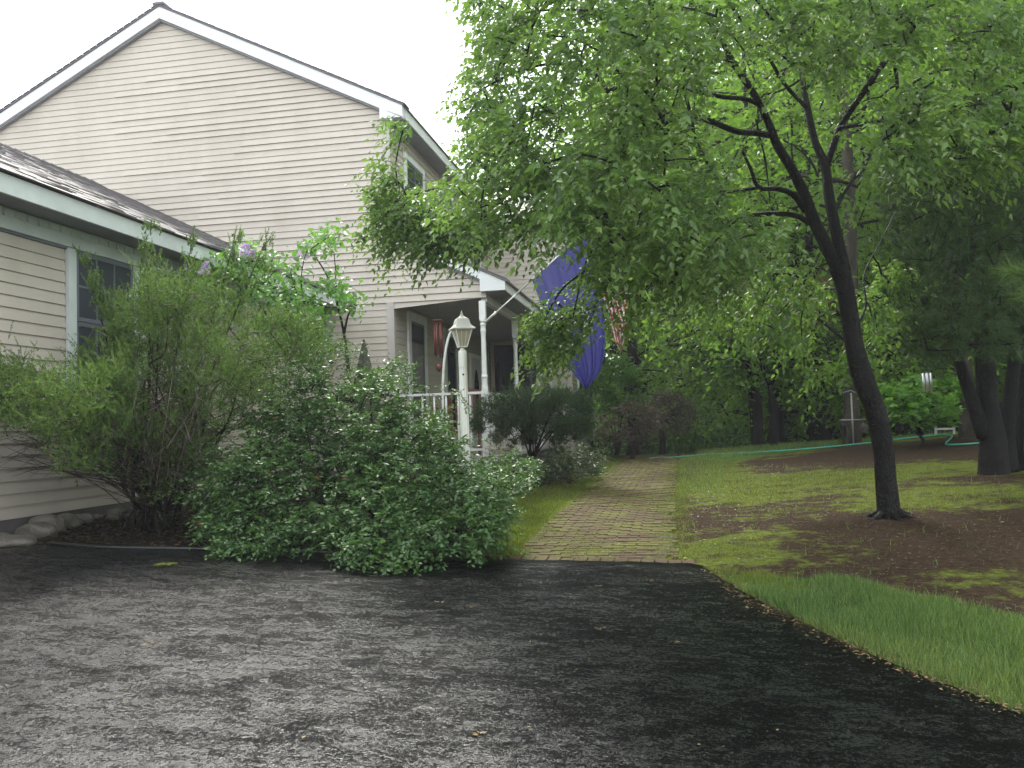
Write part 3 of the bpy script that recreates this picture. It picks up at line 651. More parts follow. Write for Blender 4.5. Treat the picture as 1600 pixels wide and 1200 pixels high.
# ---- wing at the far end
z = -.6875
while z < 5.3:
    board((1, 0, 0), (0, -1, 0), (0, YW, 0), -4.66, XW-.10, -4.66, XW-.10, z, z+E); z += E
ywall(XW, YW+.10, 27.4, -.6875, 5.3)
box('corner_board', (XW-.10, YW-.03, -.7), (XW, YW, 5.3), M['corner'], house); box('corner_board', (XW+.002, YW-.03, -.7), (XW+.028, YW+.10, 5.3), M['corner'], house)
box('corner_board', (XW-.02, 27.4, -.7), (XW+.03, 27.5, 5.3), M['cream_paint'], house)
m_ = MB(); m_.box((-8, YW+.02, -1.3), (XW-.02, 27.45, 5.3)); m_.build('wing_core', M['foundation'], house)
hexa('wing_roof', [(-8,21.6,5.34),(XW+.25,21.6,5.34),(XW+.25,24.75,6.9),(-8,24.75,6.9),(-8,21.6,5.40),(XW+.25,21.6,5.40),(XW+.25,24.75,6.96),(-8,24.75,6.96)], M['shingle'], house)
hexa('wing_roof', [(-8,24.752,6.9),(XW+.25,24.752,6.9),(XW+.25,27.9,5.34),(-8,27.9,5.34),(-8,24.752,6.96),(XW+.25,24.752,6.96),(XW+.25,27.9,5.40),(-8,27.9,5.40)], M['shingle'], house)
m_ = MB(); m_.add([(XW, YW, 5.3), (XW, 27.5, 5.3), (XW, 24.75, 6.88), (XW-.2, YW, 5.3), (XW-.2, 27.5, 5.3), (XW-.2, 24.75, 6.88)], [(0,1,4,3),(1,2,5,4),(2,0,3,5)], [(0,2,1),(3,4,5)]); m_.build('wing_gable', M['siding'], house)
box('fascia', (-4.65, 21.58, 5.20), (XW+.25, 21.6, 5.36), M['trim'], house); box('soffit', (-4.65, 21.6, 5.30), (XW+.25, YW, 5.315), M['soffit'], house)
window('window', XW+.016, 23.35, 25.3, .25, 1.9, cols=2, rows=0, lower=False, t=.16)
dk = box('dark_double_door', (-4.55, YW-.05, -.49), (-3.42, YW-.018, 2.08), M['dark_door'], house)
for x in (-4.5, -3.96): _sub('pane', (x, YW-.056, -.2), (x+.48, YW-.051, 1.95), 'glass', dk)
# ---- garage wing, its wall faces the shrubs
XG = -6.
zg = -.711
z = zg; 
GW0, GW1, GY0 = 7.72, 8.92, 3.4
while z < 1.915:
    z1 = z+E
    for (a, b) in ((GY0, GW0-.008), (GW1+.008, Yg-.02)):
        if z1 < .36: a, b = (GY0, Yg-.02) if a == GY0 else (None, None)
        if a is not None: board((0, 1, 0), (1, 0, 0), (XG, 0, 0), a, b, a, b, z, z1)
    z += E
m_ = MB(); m_.box((-13.8, GY0+.02, -1.4), (XG-.02, Yg-.02, 2.1)); m_.build('garage_core', M['interior'], house)
box('foundation_wall', (-6.4, GY0+.01, -1.5), (XG-.012, Yg-.03, -.712), M['foundation'], house)
box('j_channel', (XG, GY0, 1.918), (XG+.022, Yg-.02, 1.945), M['frame_grey'], house)
box('frieze_board', (XG-.005, GY0, 1.947), (XG+.035, Yg-.02, 2.065), M['garage_trim'], house)
box('frieze_backing', (XG-.005, GY0, 2.065), (XG+.012, Yg-.02, 2.152), M['garage_trim'], house)
y = GY0+.03
while y < Yg-.1: box('dentil_block', (XG+.012, y, 2.067), (XG+.035, y+.115, 2.14), M['garage_trim'], house); y += .15
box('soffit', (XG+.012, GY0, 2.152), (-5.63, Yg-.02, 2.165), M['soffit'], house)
box('fascia', (-5.63, GY0, 2.135), (-5.60, Yg-.02, 2.305), M['garage_trim'], house)
# roof: courses of shingles
def garage_roof():
    x0, z0, x1, z1 = -5.56, 2.318, -9.92, 4.498
    slab('garage_roof', -9.92, 4.485, -5.575, 2.3125, GY0-.15, Yg-.02, .006, 'shingle')
    slab('garage_roof', -14.3, 2.30, -9.922, 4.485, GY0-.15, Yg-.02, .02, 'shingle')
    nC_ = 32
    for k in range(nC_):
        a, b = k/nC_, (k+1)/nC_; xa, za = x0+(x1-x0)*a, z0+(z1-z0)*a; xb, zb = x0+(x1-x0)*b, z0+(z1-z0)*b
        m = MB(); y = GY0-.15-random.random()*.15; V_ = []
        while y < Yg-.02:
            yb = min(y+random.choice((.16, .2, .28)), Yg-.02); t_ = random.choice((.010, .012, .016))
            m.add([(xa,y,za+.002),(xa,yb-.004,za+.002),(xb,yb-.004,zb+.002),(xb,y,zb+.002),(xa,y,za+t_),(xa,yb-.004,za+t_),(xb,yb-.004,zb+.005),(xb,y,zb+.005)], HEXF[:, ::-1]); y = yb
        m.build('shingle_course', M['shingle'], house)
    m = MB(); y = GY0-.15
    while y < 13.5:
        m2 = MB(); m2.add([(-10.08,y,4.43),(-9.92,y,4.512),(-9.92,y+.23,4.505),(-10.08,y+.23,4.42),(-10.08,y,4.45),(-9.92,y,4.545),(-9.92,y+.23,4.525),(-10.08,y+.23,4.43)], HEXF)
        m2.add([(-9.918,y,4.512),(-9.76,y,4.43),(-9.76,y+.23,4.42),(-9.918,y+.23,4.505),(-9.918,y,4.545),(-9.76,y,4.455),(-9.76,y+.23,4.435),(-9.918,y+.23,4.525)], HEXF)
        m2.build('ridge_cap', M['shingle'], house); y += .2
garage_roof()
# garage end wall (outside the frame, seen from the side)
m_ = MB(); m_.add([(-13.8,GY0,-1.3),(-6,GY0,-1.3),(-6,GY0,2.13),(-9.92,GY0,4.4),(-13.8,GY0,2.3)], [(0,1,2,4)], [(2,3,4)]); m_.build('end_wall', M['siding'], house)
wd = window('window', XG+.0, GW0+.12, GW1-.12, .47, 1.935, trim='garage_trim', cols=3, rows=1, t=.115, glassmat='screen', head=False)

# ================================================================== PORCH THINGS
lp = at(727, 700, 8.0); LX_, LY_ = lp[0], 8.0; gz = float(H(LX_, LY_))
lamp = thing('lamp_post', 'white lamp post with square lantern head rising from the leafy bush', 'lamp post', (LX_, LY_, gz))
mb = MB(); k = 24; th = np.arange(k)*2*math.pi/k
ztop = at(719, 548, 8.0)[2]
rr = [.041 if a % 2 else .0375 for a in range(k)]
zz = [gz-.1, gz+.9, ztop-.16]
V_ = [(LX_+rr[a]*math.cos(th[a])*s_, LY_+rr[a]*math.sin(th[a])*s_, q) for q, s_ in zip(zz, (1.16, 1.08, .97)) for a in range(k)]
mb.add(V_, [(i_*k+a, i_*k+(a+1) % k, (i_+1)*k+(a+1) % k, (i_+1)*k+a) for i_ in range(2) for a in range(k)]); mb.build('pole', M['cream_paint'], lamp)
mb = MB(); mb.tube_like((LX_, LY_, ztop), [(.0405, -.165), (.0405, -.16), (.042, -.14), (.042, -.02), (.036, 0), (.024, .005), (.022, .03), (.032, .035)], 20); mb.build('collar', M['cream_paint'], lamp, True)
for q in (-.17-.06, -.17-.30):
    d_ = unit(np.array([-LX_, -LY_, 0.])); mb = MB(); c_ = np.array([LX_, LY_, ztop+q])+d_*.036; mb.tube([c_, c_+d_*.006], .010, 10); mb.build('screw_hole', M['dark_metal'], lamp)
lz = ztop+.035; lh = .165
def sq(r, z, q=.5): return [(LX_+r*math.cos(a+q), LY_+r*math.sin(a+q), z) for a in (math.pi/4, 3*math.pi/4, 5*math.pi/4, 7*math.pi/4)]
mb = MB(); mb.add(sq(.05, lz+.004)+sq(.108, lz+lh), [(0,1,5,4),(1,2,6,5),(2,3,7,6),(3,0,4,7)]); mb.build('lantern_glass', M['lamp_glass'], lamp)
fr = MB(); a_, b_ = sq(.053, lz), sq(.112, lz+lh)
for q in range(4):
    fr.tube([a_[q], b_[q]], .0055, 6); fr.tube([a_[q], a_[(q+1) % 4]], .006, 6); fr.tube([b_[q], b_[(q+1) % 4]], .006, 6)
    for s_ in (.33, .67):
        p1 = np.array(a_[q])*(1-s_)+np.array(a_[(q+1) % 4])*s_; p2 = np.array(b_[q])*(1-s_)+np.array(b_[(q+1) % 4])*s_; fr.tube([p1, p2], .0022, 4)
fr.build('lantern_frame', M['cream_paint'], lamp)
mb = MB(); lev = [(.148, 0), (.152, .008), (.118, .028), (.095, .05), (.085, .085), (.070, .105), (.035, .122), (.016, .14), (.012, .155), (.004, .182)]
V_ = []; 
for r_, q in lev: V_ += sq(r_, lz+lh+q)
F_ = [(i_*4+a, i_*4+(a+1) % 4, (i_+1)*4+(a+1) % 4, (i_+1)*4+a) for i_ in range(len(lev)-1) for a in range(4)]+[(3, 2, 1, 0)]
mb.add(V_, F_); mb.build('lantern_cap', M['cream_paint'], lamp)
mb = MB(); mb.tube_like((LX_, LY_, lz+.01), [(.012, 0), (.012, .03), (.02, .05), (.022, .08), (.004, .1)], 10); mb.build('bulb', M['lamp_glass'], lamp, True)

def cloth(A, B, Lc, Rc, Y, nu, nv, amp, nf, ph=0, depthtilt=0.):
    """surface hanging from the pole edge A->B (3D); Lc,Rc pixel polylines of its two hanging edges"""
    u = np.linspace(0, 1, nu); v = np.linspace(0, 1, nv)
    def curve(pl): P = smoothline([at(a, b, Y) for a, b in pl], 8); s_ = np.r_[0, np.cumsum(np.linalg.norm(np.diff(P, axis=0), axis=1))]; s_ /= s_[-1]; return np.stack([np.interp(v, s_, P[:, q]) for q in range(3)], -1)
    Lp, Rp = curve(Lc), curve(Rc)
    G = Lp[:, None]*(1-u)[None, :, None]+Rp[:, None]*u[None, :, None]
    top = A[None]*(1-u)[:, None]+B[None]*u[:, None]; wv = np.clip(1-v*3, 0, 1)[:, None, None]**1.5
    G = G+(top-G[0])[None]*wv
    fold = np.sin(u[None]*nf*2*math.pi+ph+v[:, None]*1.2)+.4*np.sin(u[None]*nf*4.3*math.pi+1+v[:, None]*2)
    G[..., 1] += amp*fold*(.25+.75*v[:, None])+depthtilt*u[None]
    return G
def grid_mesh(G):
    nv, nu = G.shape[:2]; i_ = np.arange(nv-1)[:, None]*nu; j_ = np.arange(nu-1)[None]
    return G.reshape(-1, 3), np.stack([i_+j_, i_+j_+1, i_+nu+j_+1, i_+nu+j_], -1).reshape(-1, 4)
# blue flag
p0 = at(763, 499, 14.02); p1 = at(868, 404, 13.55); p2 = p1+(p1-p0)*.42
fl = thing('flag', 'blue flag with white emblem drooping from white pole on nearest porch post', 'flag', p0)
mb = MB(); mb.tube([p0, p0+(p2-p0)*.3], .011, 8); mb.tube([p0+(p2-p0)*.3, p2], .015, 8); mb.build('flag_pole', M['cream_paint'], fl, True)
mb = MB(); mb.tube([p0+np.array([-.06, .06, -.03]), p0+(p1-p0)*.12], .021, 8); mb.tube([p0+(p1-p0)*.10+np.array([0, 0, -.03]), p0+(p1-p0)*.10+np.array([0, 0, .04])], .009, 6); mb.build('bracket', M['cream_paint'], fl, True)
pA = p0+(p1-p0)*.66; 
G = cloth(pA, p2, [(831, 440), (846, 478), (864, 520), (888, 572), (916, 609)], [(905, 372), (938, 450), (946, 520), (940, 575), (917, 609)], 13.45, 60, 70, .035, 3.5, .5)
V_, F_ = grid_mesh(G); me = mesh_np('cloth', V_, [F_], RNG.random(len(F_)), True); clo = link('cloth', me, M['flag_blue'], fl)
me.materials.append(M['flag_navy']); mi = np.zeros(len(F_), np.int32)
def onG(G, u, v, off=-.014):
    nv, nu = G.shape[:2]; a = np.clip(v*(nv-1), 0, nv-2); b = np.clip(u*(nu-1), 0, nu-2); i_, j_ = int(a), int(b); s_, t_ = a-i_, b-j_
    p = (G[i_, j_]*(1-s_)*(1-t_)+G[i_+1, j_]*s_*(1-t_)+G[i_, j_+1]*(1-s_)*t_+G[i_+1, j_+1]*s_*t_); return p+np.array([0, off, 0])
def patch(G, name, outline, mat, parent, off=-.014):
    c_ = np.mean(outline, 0); m = MB(); n_ = len(outline); R_ = 4; V_ = [onG(G, *c_, off)]
    for r_ in range(1, R_+1): V_ += [onG(G, *(c_+(np.array(q)-c_)*r_/R_), off) for q in outline]
    F3 = [(0, 1+a, 1+(a+1) % n_) for a in range(n_)]; F4 = [(1+r_*n_+a, 1+(r_+1)*n_+a, 1+(r_+1)*n_+(a+1) % n_, 1+r_*n_+(a+1) % n_) for r_ in range(R_-1) for a in range(n_)]
    m.add(V_, F4, F3); return m.build(name, mat, parent, True)
for (cu, cv, ru, rv, rot) in ((.62, .42, .13, .030, .2), (.66, .50, .10, .030, -.3), (.52, .60, .10, .018, .4)):
    o_ = []
    for t in np.linspace(0, 2*math.pi, 14, endpoint=False):
        rr_ = 1+.25*math.sin(3*t+cu*9); a, b = ru*math.cos(t)*rr_, rv*math.sin(t)*rr_; o_.append((cu+a*math.cos(rot)-b*math.sin(rot), cv+b*math.cos(rot)+a*math.sin(rot)*.4))
    patch(G, 'emblem', o_, M['flag_white'], clo)
# striped flag on the second post
q0 = np.array([-3.05, 17.0, 1.75]); q1 = at(958, 398, 16.4)
f2 = thing('flag', 'red and white striped flag with starred navy corner, furled behind the branches', 'flag', q0)
q2 = q0+(q1-q0)*1.1; mb = MB(); mb.tube([q0, q2], .014, 8); mb.build('flag_pole', M['cream_paint'], f2, True)
mb = MB(); mb.tube([q0+np.array([-.03, .03, -.03]), q0+(q1-q0)*.07], .021, 8); mb.build('bracket', M['cream_paint'], f2, True)
G2 = cloth(q0+(q1-q0)*.72, q2, [(922, 425), (936, 460), (950, 500), (958, 528), (968, 548)], [(958, 385), (974, 430), (982, 475), (986, 512), (972, 548)], 16.4, 66, 60, .10, 2.2, 1.)
V_, F_ = grid_mesh(G2); me = mesh_np('cloth', V_, [F_], RNG.random(len(F_)), True); c2 = link('cloth', me, M['flag_red'], f2); me.materials.append(M['flag_white']); me.materials.append(M['flag_navy'])
fi = np.arange(len(F_)); uu = (fi % 65)/65; vv = (fi//65)/59
st = np.minimum((uu*13).astype(int), 12); mi = (st % 2).astype(np.int32); mi[(vv < .4) & (uu > 6/13)] = 2; me.polygons.foreach_set('material_index', mi)
sb = MB()
for r_ in range(9):
    for c_ in range(6 if r_ % 2 == 0 else 5):
        u_ = .50+r_*.052; v_ = .035+(c_+(.5 if r_ % 2 else 0))*.062; o_ = []
        for q in range(10): rad = (.02 if q % 2 == 0 else .008); t = q*math.pi/5; o_.append(onG(G2, min(u_+rad*math.cos(t), 1), v_+rad*.8*math.sin(t), -.01))
        sb.add([onG(G2, u_, v_, -.01)]+o_, (), [(0, 1+a, 1+(a+1) % 10) for a in range(10)])
sb.build('stars', M['flag_white'], c2, stuff=True)

# red wind chime hanging on the porch
def chime(px, pyt, py1, py2, Y, nT, rr_, name_mat, label, sail=None, rt=.010, hang=None, plate=True):
    T = at(px, pyt, Y); z1_ = at(px, py1, Y)[2]; z2_ = at(px, py2, Y)[2]
    w = thing('wind_chime', label, 'wind chime', (T[0], Y, hang if hang else T[2]+.1))
    if plate: mb = MB(); mb.tube_like((T[0], Y, T[2]), [(rr_*1.5, -.012), (rr_*1.6, -.004), (rr_*1.6, .008), (rr_*1.2, .014)], 18); mb.build('top_plate', M[name_mat], w, True)
    st = MB()
    for a in range(nT):
        t = 2*math.pi*a/nT+.4; x_, y_ = T[0]+rr_*math.cos(t), Y+rr_*math.sin(t); le = z2_+(z1_-z2_)*(.16*a/nT)
        mb = MB(); mb.tube([(x_, y_, le), (x_, y_, z1_)], rt, 10); mb.build('chime_tube', M[name_mat], w, True)
        st.tube([(x_, y_, z1_-.01), (x_, y_, T[2])], .0022, 4)
    st.tube([(T[0], Y, T[2]), (T[0], Y, (hang if hang else T[2]+.25))], .003, 4)
    if sail: zs = at(px, sail, Y)[2]; st.tube([(T[0], Y, T[2]), (T[0], Y, zs)], .003, 4)
    st.build('cord', M['string'], w)
    if sail: mb = MB(); mb.tube_like((T[0], Y, zs), [(.01, -.09), (.045, -.05), (.06, 0), (.05, .035), (.012, .055)], 12); mb.build('wind_catcher', M[name_mat], w, True)
    return w
chime(684, 501, 506, 560, 14.3, 6, .062, 'chime_copper', 'copper red wind chime hanging from the porch ceiling left of lamp post', sail=573, rt=.013, hang=2.19)
# bench / table on porch
bn = thing('bench', 'dark red wooden bench with curved top rail behind the porch railing', 'bench', (at(725, 660, 15.1)[0], 15.1, -.5)); bx = bn.location.x
pts = [(bx+t*.34, 15.25, .62+.06*(1-t*t)) for t in np.linspace(-1, 1, 11)]; mb = MB()
for a in range(10):
    (x0, y0, z0), (x1, y1, z1) = pts[a], pts[a+1]; mb.add([(x0,15.23,z0-.06),(x1,15.23,z1-.06),(x1,15.27,z1-.06),(x0,15.27,z0-.06),(x0,15.23,z0+.02),(x1,15.23,z1+.02),(x1,15.27,z1+.02),(x0,15.27,z0+.02)], HEXF)
mb.build('top_rail', M['wood_red'], bn)
for t in np.linspace(-.8, .8, 6): box('back_slat', (bx+t*.34-.022, 15.235, -.05), (bx+t*.34+.022, 15.262, .60), M['wood_red'], bn)
box('seat', (bx-.38, 14.8, -.10), (bx+.38, 15.23, -.05), M['wood_red'], bn)
for sx in (-.35, .31):
    box('leg', (bx+sx, 14.82, -.5), (bx+sx+.045, 14.87, .12), M['wood_red'], bn); box('leg', (bx+sx, 15.22, -.5), (bx+sx+.045, 15.275, .62), M['wood_red'], bn); box('armrest', (bx+sx-.02, 14.8, .12), (bx+sx+.06, 15.22, .15), M['wood_red'], bn)
ch = at(684, 640, 14.75); cx_ = ch[0]
cr = thing('chair', 'small reddish brown wooden chair behind the left balusters', 'chair', (cx_, 14.8, -.5))
box('seat', (cx_-.2, 14.62, -.08), (cx_+.2, 15.0, -.04), M['wood_red'], cr)
for sx in (-.2, .16):
    box('leg', (cx_+sx, 14.63, -.5), (cx_+sx+.04, 14.67, -.08), M['wood_red'], cr); box('leg', (cx_+sx, 14.97, -.5), (cx_+sx+.04, 15.01, .42), M['wood_red'], cr)
for q in (.05, .17, .29): box('back_slat', (cx_-.16, 14.98, q), (cx_+.16, 15.0, q+.08), M['wood_red'], cr)
# potted plant with bronze leaves between balusters
pp = at(690, 660, 14.5); pt = thing('potted_plant', 'potted plant with orange tinged leaves behind the porch balusters', 'plant', (pp[0], 14.45, -.5))
mb = MB(); mb.tube_like((pp[0], 14.45, -.5), [(.08, 0), (.11, .02), (.14, .24), (.155, .25), (.155, .28), (.13, .28)], 14); mb.build('pot', M['wood_red'], pt, True)
Cp = np.array([pp[0], 14.45, .05])+RNG.normal(size=(60, 3))*np.array([.09, .08, .14]); pr_, _ = sprays(Cp, unit(Cp-np.array([pp[0], 14.45, -.3])), 3, 6, .12, .05, .3, .5, 'quad')
link('foliage', leafmesh('foliage', [pr_]), M['leaf_pink'], pt, True)
# curved white garden pole
ca_ = thing('garden_arch', 'white curved arch pole standing just left of the lamp post', 'arch', (at(693, 700, 13.3)[0], 13.3, -.86))
P_ = smoothline([at(a, b, Y_) for a, b, Y_ in ((695, 752, 13.3), (693, 690, 13.3), (692, 600, 13.3), (696, 550, 13.3), (703, 522, 13.3), (713, 508, 13.3), (724, 503, 13.3), (730, 502, 13.35))], 6)
mb = MB()
for dx in (0,): mb.tube(P_, .021, 8)
mb.build('arch_pole', M['post_paint'], ca_, True)
P_b = smoothline([np.array((p[0], 13.95, p[2])) for p in P_], 1); 
# dark pointed garden ornament by the gable wall
ob = at(570, 600, 11.6); bz = float(H(ob[0], 11.6)); ot = at(574, 530, 11.6)[2]
o_ = thing('obelisk', 'weathered dark pointed wooden obelisk against the tan siding', 'obelisk', (ob[0], 11.6, bz))
mb = MB(); V_ = []
for r_, q in ((.22, bz), (.19, ot-.75), (.02, ot-.04), (.012, ot)): V_ += [(ob[0]+r_*math.cos(a+.3), 11.6+r_*math.sin(a+.3), q) for a in np.arange(4)*math.pi/2]
mb.add(V_, [(i_*4+a, i_*4+(a+1) % 4, (i_+1)*4+(a+1) % 4, (i_+1)*4+a) for i_ in range(3) for a in range(4)]+[(12, 13, 14, 15)]); mb.build('panel', M['old_wood'], o_)
#==MORE2==

# ================================================================== HERO TREE
def pxline(L, d): return np.array([at(a, b, (d if np.isscalar(d) else d[i])) for i, (a, b) in enumerate(L)])
bz = gp(1390, 808); 
ht = thing('shade_tree', 'large leaning shade tree with wet black forked trunk beside the brick path', 'tree', bz)
D0 = float(bz[1]); print('tree base', bz)
def w2r(w, d): return w/2/1356*d
limbs = [  # name, px points, depths, px widths
 ('trunk', [(1393, 822), (1389, 800), (1384, 750), (1380, 700), (1369, 645), (1350, 595), (1336, 545), (1328, 495), (1318, 440), (1310, 418)], [D0]*10, [58, 44, 40, 38, 40, 40, 37, 34, 34, 40]),
 ('limb', [(1312, 425), (1292, 385), (1272, 345), (1255, 300), (1236, 262), (1214, 226), (1200, 190), (1180, 150), (1152, 108), (1125, 60), (1095, 10), (1060, -50)], [D0, D0, D0, D0-.05, D0-.1, D0-.15, D0-.2, D0-.3, D0-.4, D0-.5, D0-.6, D0-.7], [26, 25, 23, 21, 18, 17, 14, 13, 12, 10, 8, 6]),
 ('limb', [(1320, 425), (1308, 370), (1296, 310), (1289, 258), (1274, 222), (1262, 170), (1252, 110), (1245, 50), (1240, -30)], [D0, D0, D0+.05, D0+.1, D0+.15, D0+.2, D0+.3, D0+.4, D0+.5], [24, 21, 20, 17, 14, 12, 10, 8, 6]),
 ('limb', [(1291, 262), (1303, 225), (1315, 195), (1345, 150), (1385, 92), (1410, 50), (1445, 0), (1475, -40)], [D0+.1, D0+.1, D0+.1, D0, D0-.1, D0-.2, D0-.3, D0-.4], [13, 13, 12, 12, 12, 12, 11, 9]),
 ('limb', [(1258, 330), (1240, 305), (1215, 295), (1186, 293), (1172, 262), (1160, 236)], [D0, D0-.1, D0-.2, D0-.3, D0-.35, D0-.4], [12, 11, 10, 8, 6, 5]),
 ('limb', [(1186, 293), (1130, 300), (1060, 290), (990, 300), (900, 330), (820, 345), (740, 352), (680, 345)], [D0-.3, D0-.4, D0-.5, D0-.6, D0-.7, D0-.6, D0-.5, D0-.4], [7, 7, 6, 6, 5, 5, 4, 3]),
 ('limb', [(1265, 348), (1240, 336), (1200, 334), (1140, 340), (1085, 340), (1020, 328), (960, 345), (920, 400), (905, 450)], [D0, D0-.1, D0-.2, D0-.3, D0-.4, D0-.5, D0-.6, D0-.7, D0-.8], [11, 10, 9, 8, 7, 6, 5, 4, 4]),
 ('limb', [(1208, 212), (1180, 208), (1150, 205), (1100, 186), (1060, 182), (1030, 198), (985, 215), (900, 240), (820, 265), (740, 285), (660, 300), (625, 320)], [D0-.15, D0-.25, D0-.4, D0-.6, D0-.8, D0-.9, D0-.9, D0-.8, D0-.7, D0-.6, D0-.5, D0-.4], [13, 12, 12, 11, 10, 9, 8, 7, 6, 5, 4, 3]),
 ('limb', [(1190, 165), (1165, 155), (1120, 150), (1040, 130), (950, 110), (860, 100), (790, 120), (720, 160)], [D0-.25, D0-.4, D0-.6, D0-1., D0-1.3, D0-1.4, D0-1.3, D0-1.1], [10, 9, 9, 8, 7, 6, 5, 3]),
 ('limb', [(1170, 130), (1140, 98), (1090, 60), (1000, 30), (900, 15), (800, 20)], [D0-.3, D0-.5, D0-.8, D0-1.2, D0-1.5, D0-1.6], [9, 8, 7, 6, 5, 4]),
 ('limb', [(1262, 170), (1225, 130), (1190, 70), (1150, 20), (1100, -60)], [D0+.2, D0, D0-.3, D0-.6, D0-1.], [8, 7, 7, 6, 4]),
 ('limb', [(1310, 200), (1370, 190), (1440, 175), (1520, 160), (1600, 130)], [D0+.1, D0-.2, D0-.5, D0-.8, D0-1.], [9, 8, 7, 6, 4]),
 ('limb', [(1332, 520), (1352, 480), (1350, 430), (1375, 380), (1400, 330)], [D0, D0+.2, D0+.4, D0+.6, D0+.8], [6, 4, 3, 2, 2]),
 ('limb', [(960, 345), (940, 400), (880, 450), (850, 500)], [D0-.6, D0-.5, D0-.4, D0-.3], [5, 4, 4, 3]),
 ('limb', [(1140, 340), (1100, 400), (1040, 430), (990, 470)], [D0-.3, D0-.5, D0-.7, D0-.8], [6, 5, 4, 3]),
]
nodes = []
for nm, L, d, w in limbs:
    P = smoothline(pxline(L, d), 5); W_ = np.interp(np.linspace(0, 1, len(P)), np.linspace(0, 1, len(w)), w); dd = P[:, 1]
    R_ = W_/2/1356*dd*(.76 if nm == 'trunk' else .8)
    if nm == 'trunk': R_ = R_*(1+.03*np.convolve(RNG.normal(size=len(P)), np.ones(3)/3, 'same'))
    mb = MB(); mb.tube(P, R_, 16 if nm == 'trunk' else 8); mb.build(nm, M['bark_wet'], ht, True)
    if nm != 'trunk': nodes += [p for p in P[2:]]
for k, (a, ln) in enumerate(((.3, .42), (1.5, .3), (2.7, .38), (3.7, .34), (4.9, .45), (5.7, .3))):
    q_ = [np.array([bz[0]+math.cos(a)*r_, bz[1]+math.sin(a)*r_, 0]) for r_ in (.02, .10, .18, (.22), ln*.75)]
    for v_, h_ in zip(q_, (.10, .03, .0, -.01, -.03)): v_[2] = float(H(v_[0], v_[1]))+h_
    mb = MB(); mb.tube(smoothline(q_, 4), np.linspace(.045, .008, 17), 8); mb.build('root', M['bark_wet'], ht, True)
hero_poly = [(735,-70),(760,30),(757,90),(725,135),(700,160),(728,230),(722,275),(660,300),(615,318),(600,340),(620,352),(680,360),(760,378),(820,385),(880,400),(935,440),(1000,420),(1080,400),(1200,385),(1290,360),(1340,330),(1450,260),(1540,250),(1640,200),(1640,-70)]
def hd(q):
    x = q[:, 0]; base = np.interp(x, [560, 700, 900, 1100, 1300, 1640], [D0-.4, D0-.7, D0-1.3, D0-1.0, D0-.4, D0-.6]); sp_ = np.interp(x, [560, 700, 900, 1100, 1400, 1640], [.5, 1.0, 1.7, 1.9, 1.7, 1.4])
    return base+RNG.uniform(-1, 1, len(x))*sp_
C1 = px_clusters(hero_poly, 800, 0, 0, hd)
low1 = px_clusters([(848,485),(855,545),(880,560),(905,520),(950,480),(960,420),(880,460)], 22, 0, 0, lambda q: D0-.5+RNG.uniform(-.4, .4, len(q)))
low2 = px_clusters([(930,420),(1000,520),(1040,450),(1100,470),(1180,430),(1240,380),(1000,380)], 34, 0, 0, lambda q: D0-.3+RNG.uniform(-1, .9, len(q)))
low3 = px_clusters([(600,318),(578,345),(585,362),(640,380),(700,388),(760,395),(760,340),(650,315)], 38, 0, 0, lambda q: D0-.5+RNG.uniform(-.4, .4, len(q)))
# thin the cloud into irregular clumps with gaps
def clump(C, k, keep): 
    S_ = C[RNG.choice(len(C), k, replace=False)]; d = np.sort(np.linalg.norm(C[:, None]-S_[None], axis=2), 1)[:, 0]; return C[d < np.quantile(d, keep)]
C1 = clump(C1, 85, .84)
low5 = px_clusters([(1060,420),(1310,410),(1318,500),(1300,560),(1255,575),(1215,530),(1150,510),(1080,470)], 32, 0, 0, lambda q: D0+.1+RNG.uniform(-.9, 1.4, len(q)))
low6 = px_clusters([(1345,420),(1400,420),(1395,520),(1365,560),(1350,500)], 9, 0, 0, lambda q: D0+.6+RNG.uniform(-.2, .8, len(q)))
low4 = px_clusters([(618,180),(640,190),(630,240),(622,285),(640,290),(612,290)], 7, 0, 0, lambda q: D0-.4+RNG.uniform(-.3, .3, len(q)))
CH = np.vstack([C1, low1, low2, low3, low4, low5, low6])
def proj(C): c_ = C@FW; return 800+F*(C@RT)/c_, 600-F*(C@UP)/c_
qx, qy = proj(CH); keep = np.ones(len(CH), bool)
for nm, L, d, w in limbs[:5]:
    for (a0, b0_), (a1, b1_) in zip(L[:-1], L[1:]):
        t = np.clip(((qx-a0)*(a1-a0)+(qy-b0_)*(b1_-b0_))/((a1-a0)**2+(b1_-b0_)**2), 0, 1); dd_ = np.hypot(qx-a0-t*(a1-a0), qy-b0_-t*(b1_-b0_))
        keep &= ~((dd_ < 44) & (CH[:, 1] < D0+.35) & (qy > (100 if nm == 'limb' else 165)))
keep &= ~(inpoly(qx, qy, [(740,395),(780,380),(840,385),(905,345),(940,390),(930,430),(890,460),(850,490),(760,480)]))
CH = CH[keep]
tw = grow(nodes, CH, .0035, .0028, 5, 4, .10, .03); tw.build('twigs', M['bark_wet'], ht, True, stuff=True)
cen = np.array([at(1250, 300, D0)]).mean(0); out = unit(CH-cen+np.array([0, 0, .2])); out[:, 2] *= .4
lp_, sh = sprays(CH, out, 12, 9, .28, .070, .5, .56, 'fold', .95, RNG.random(len(CH)), .45)
link('foliage', leafmesh('foliage', [lp_]), M['leaf_main'], ht, True)

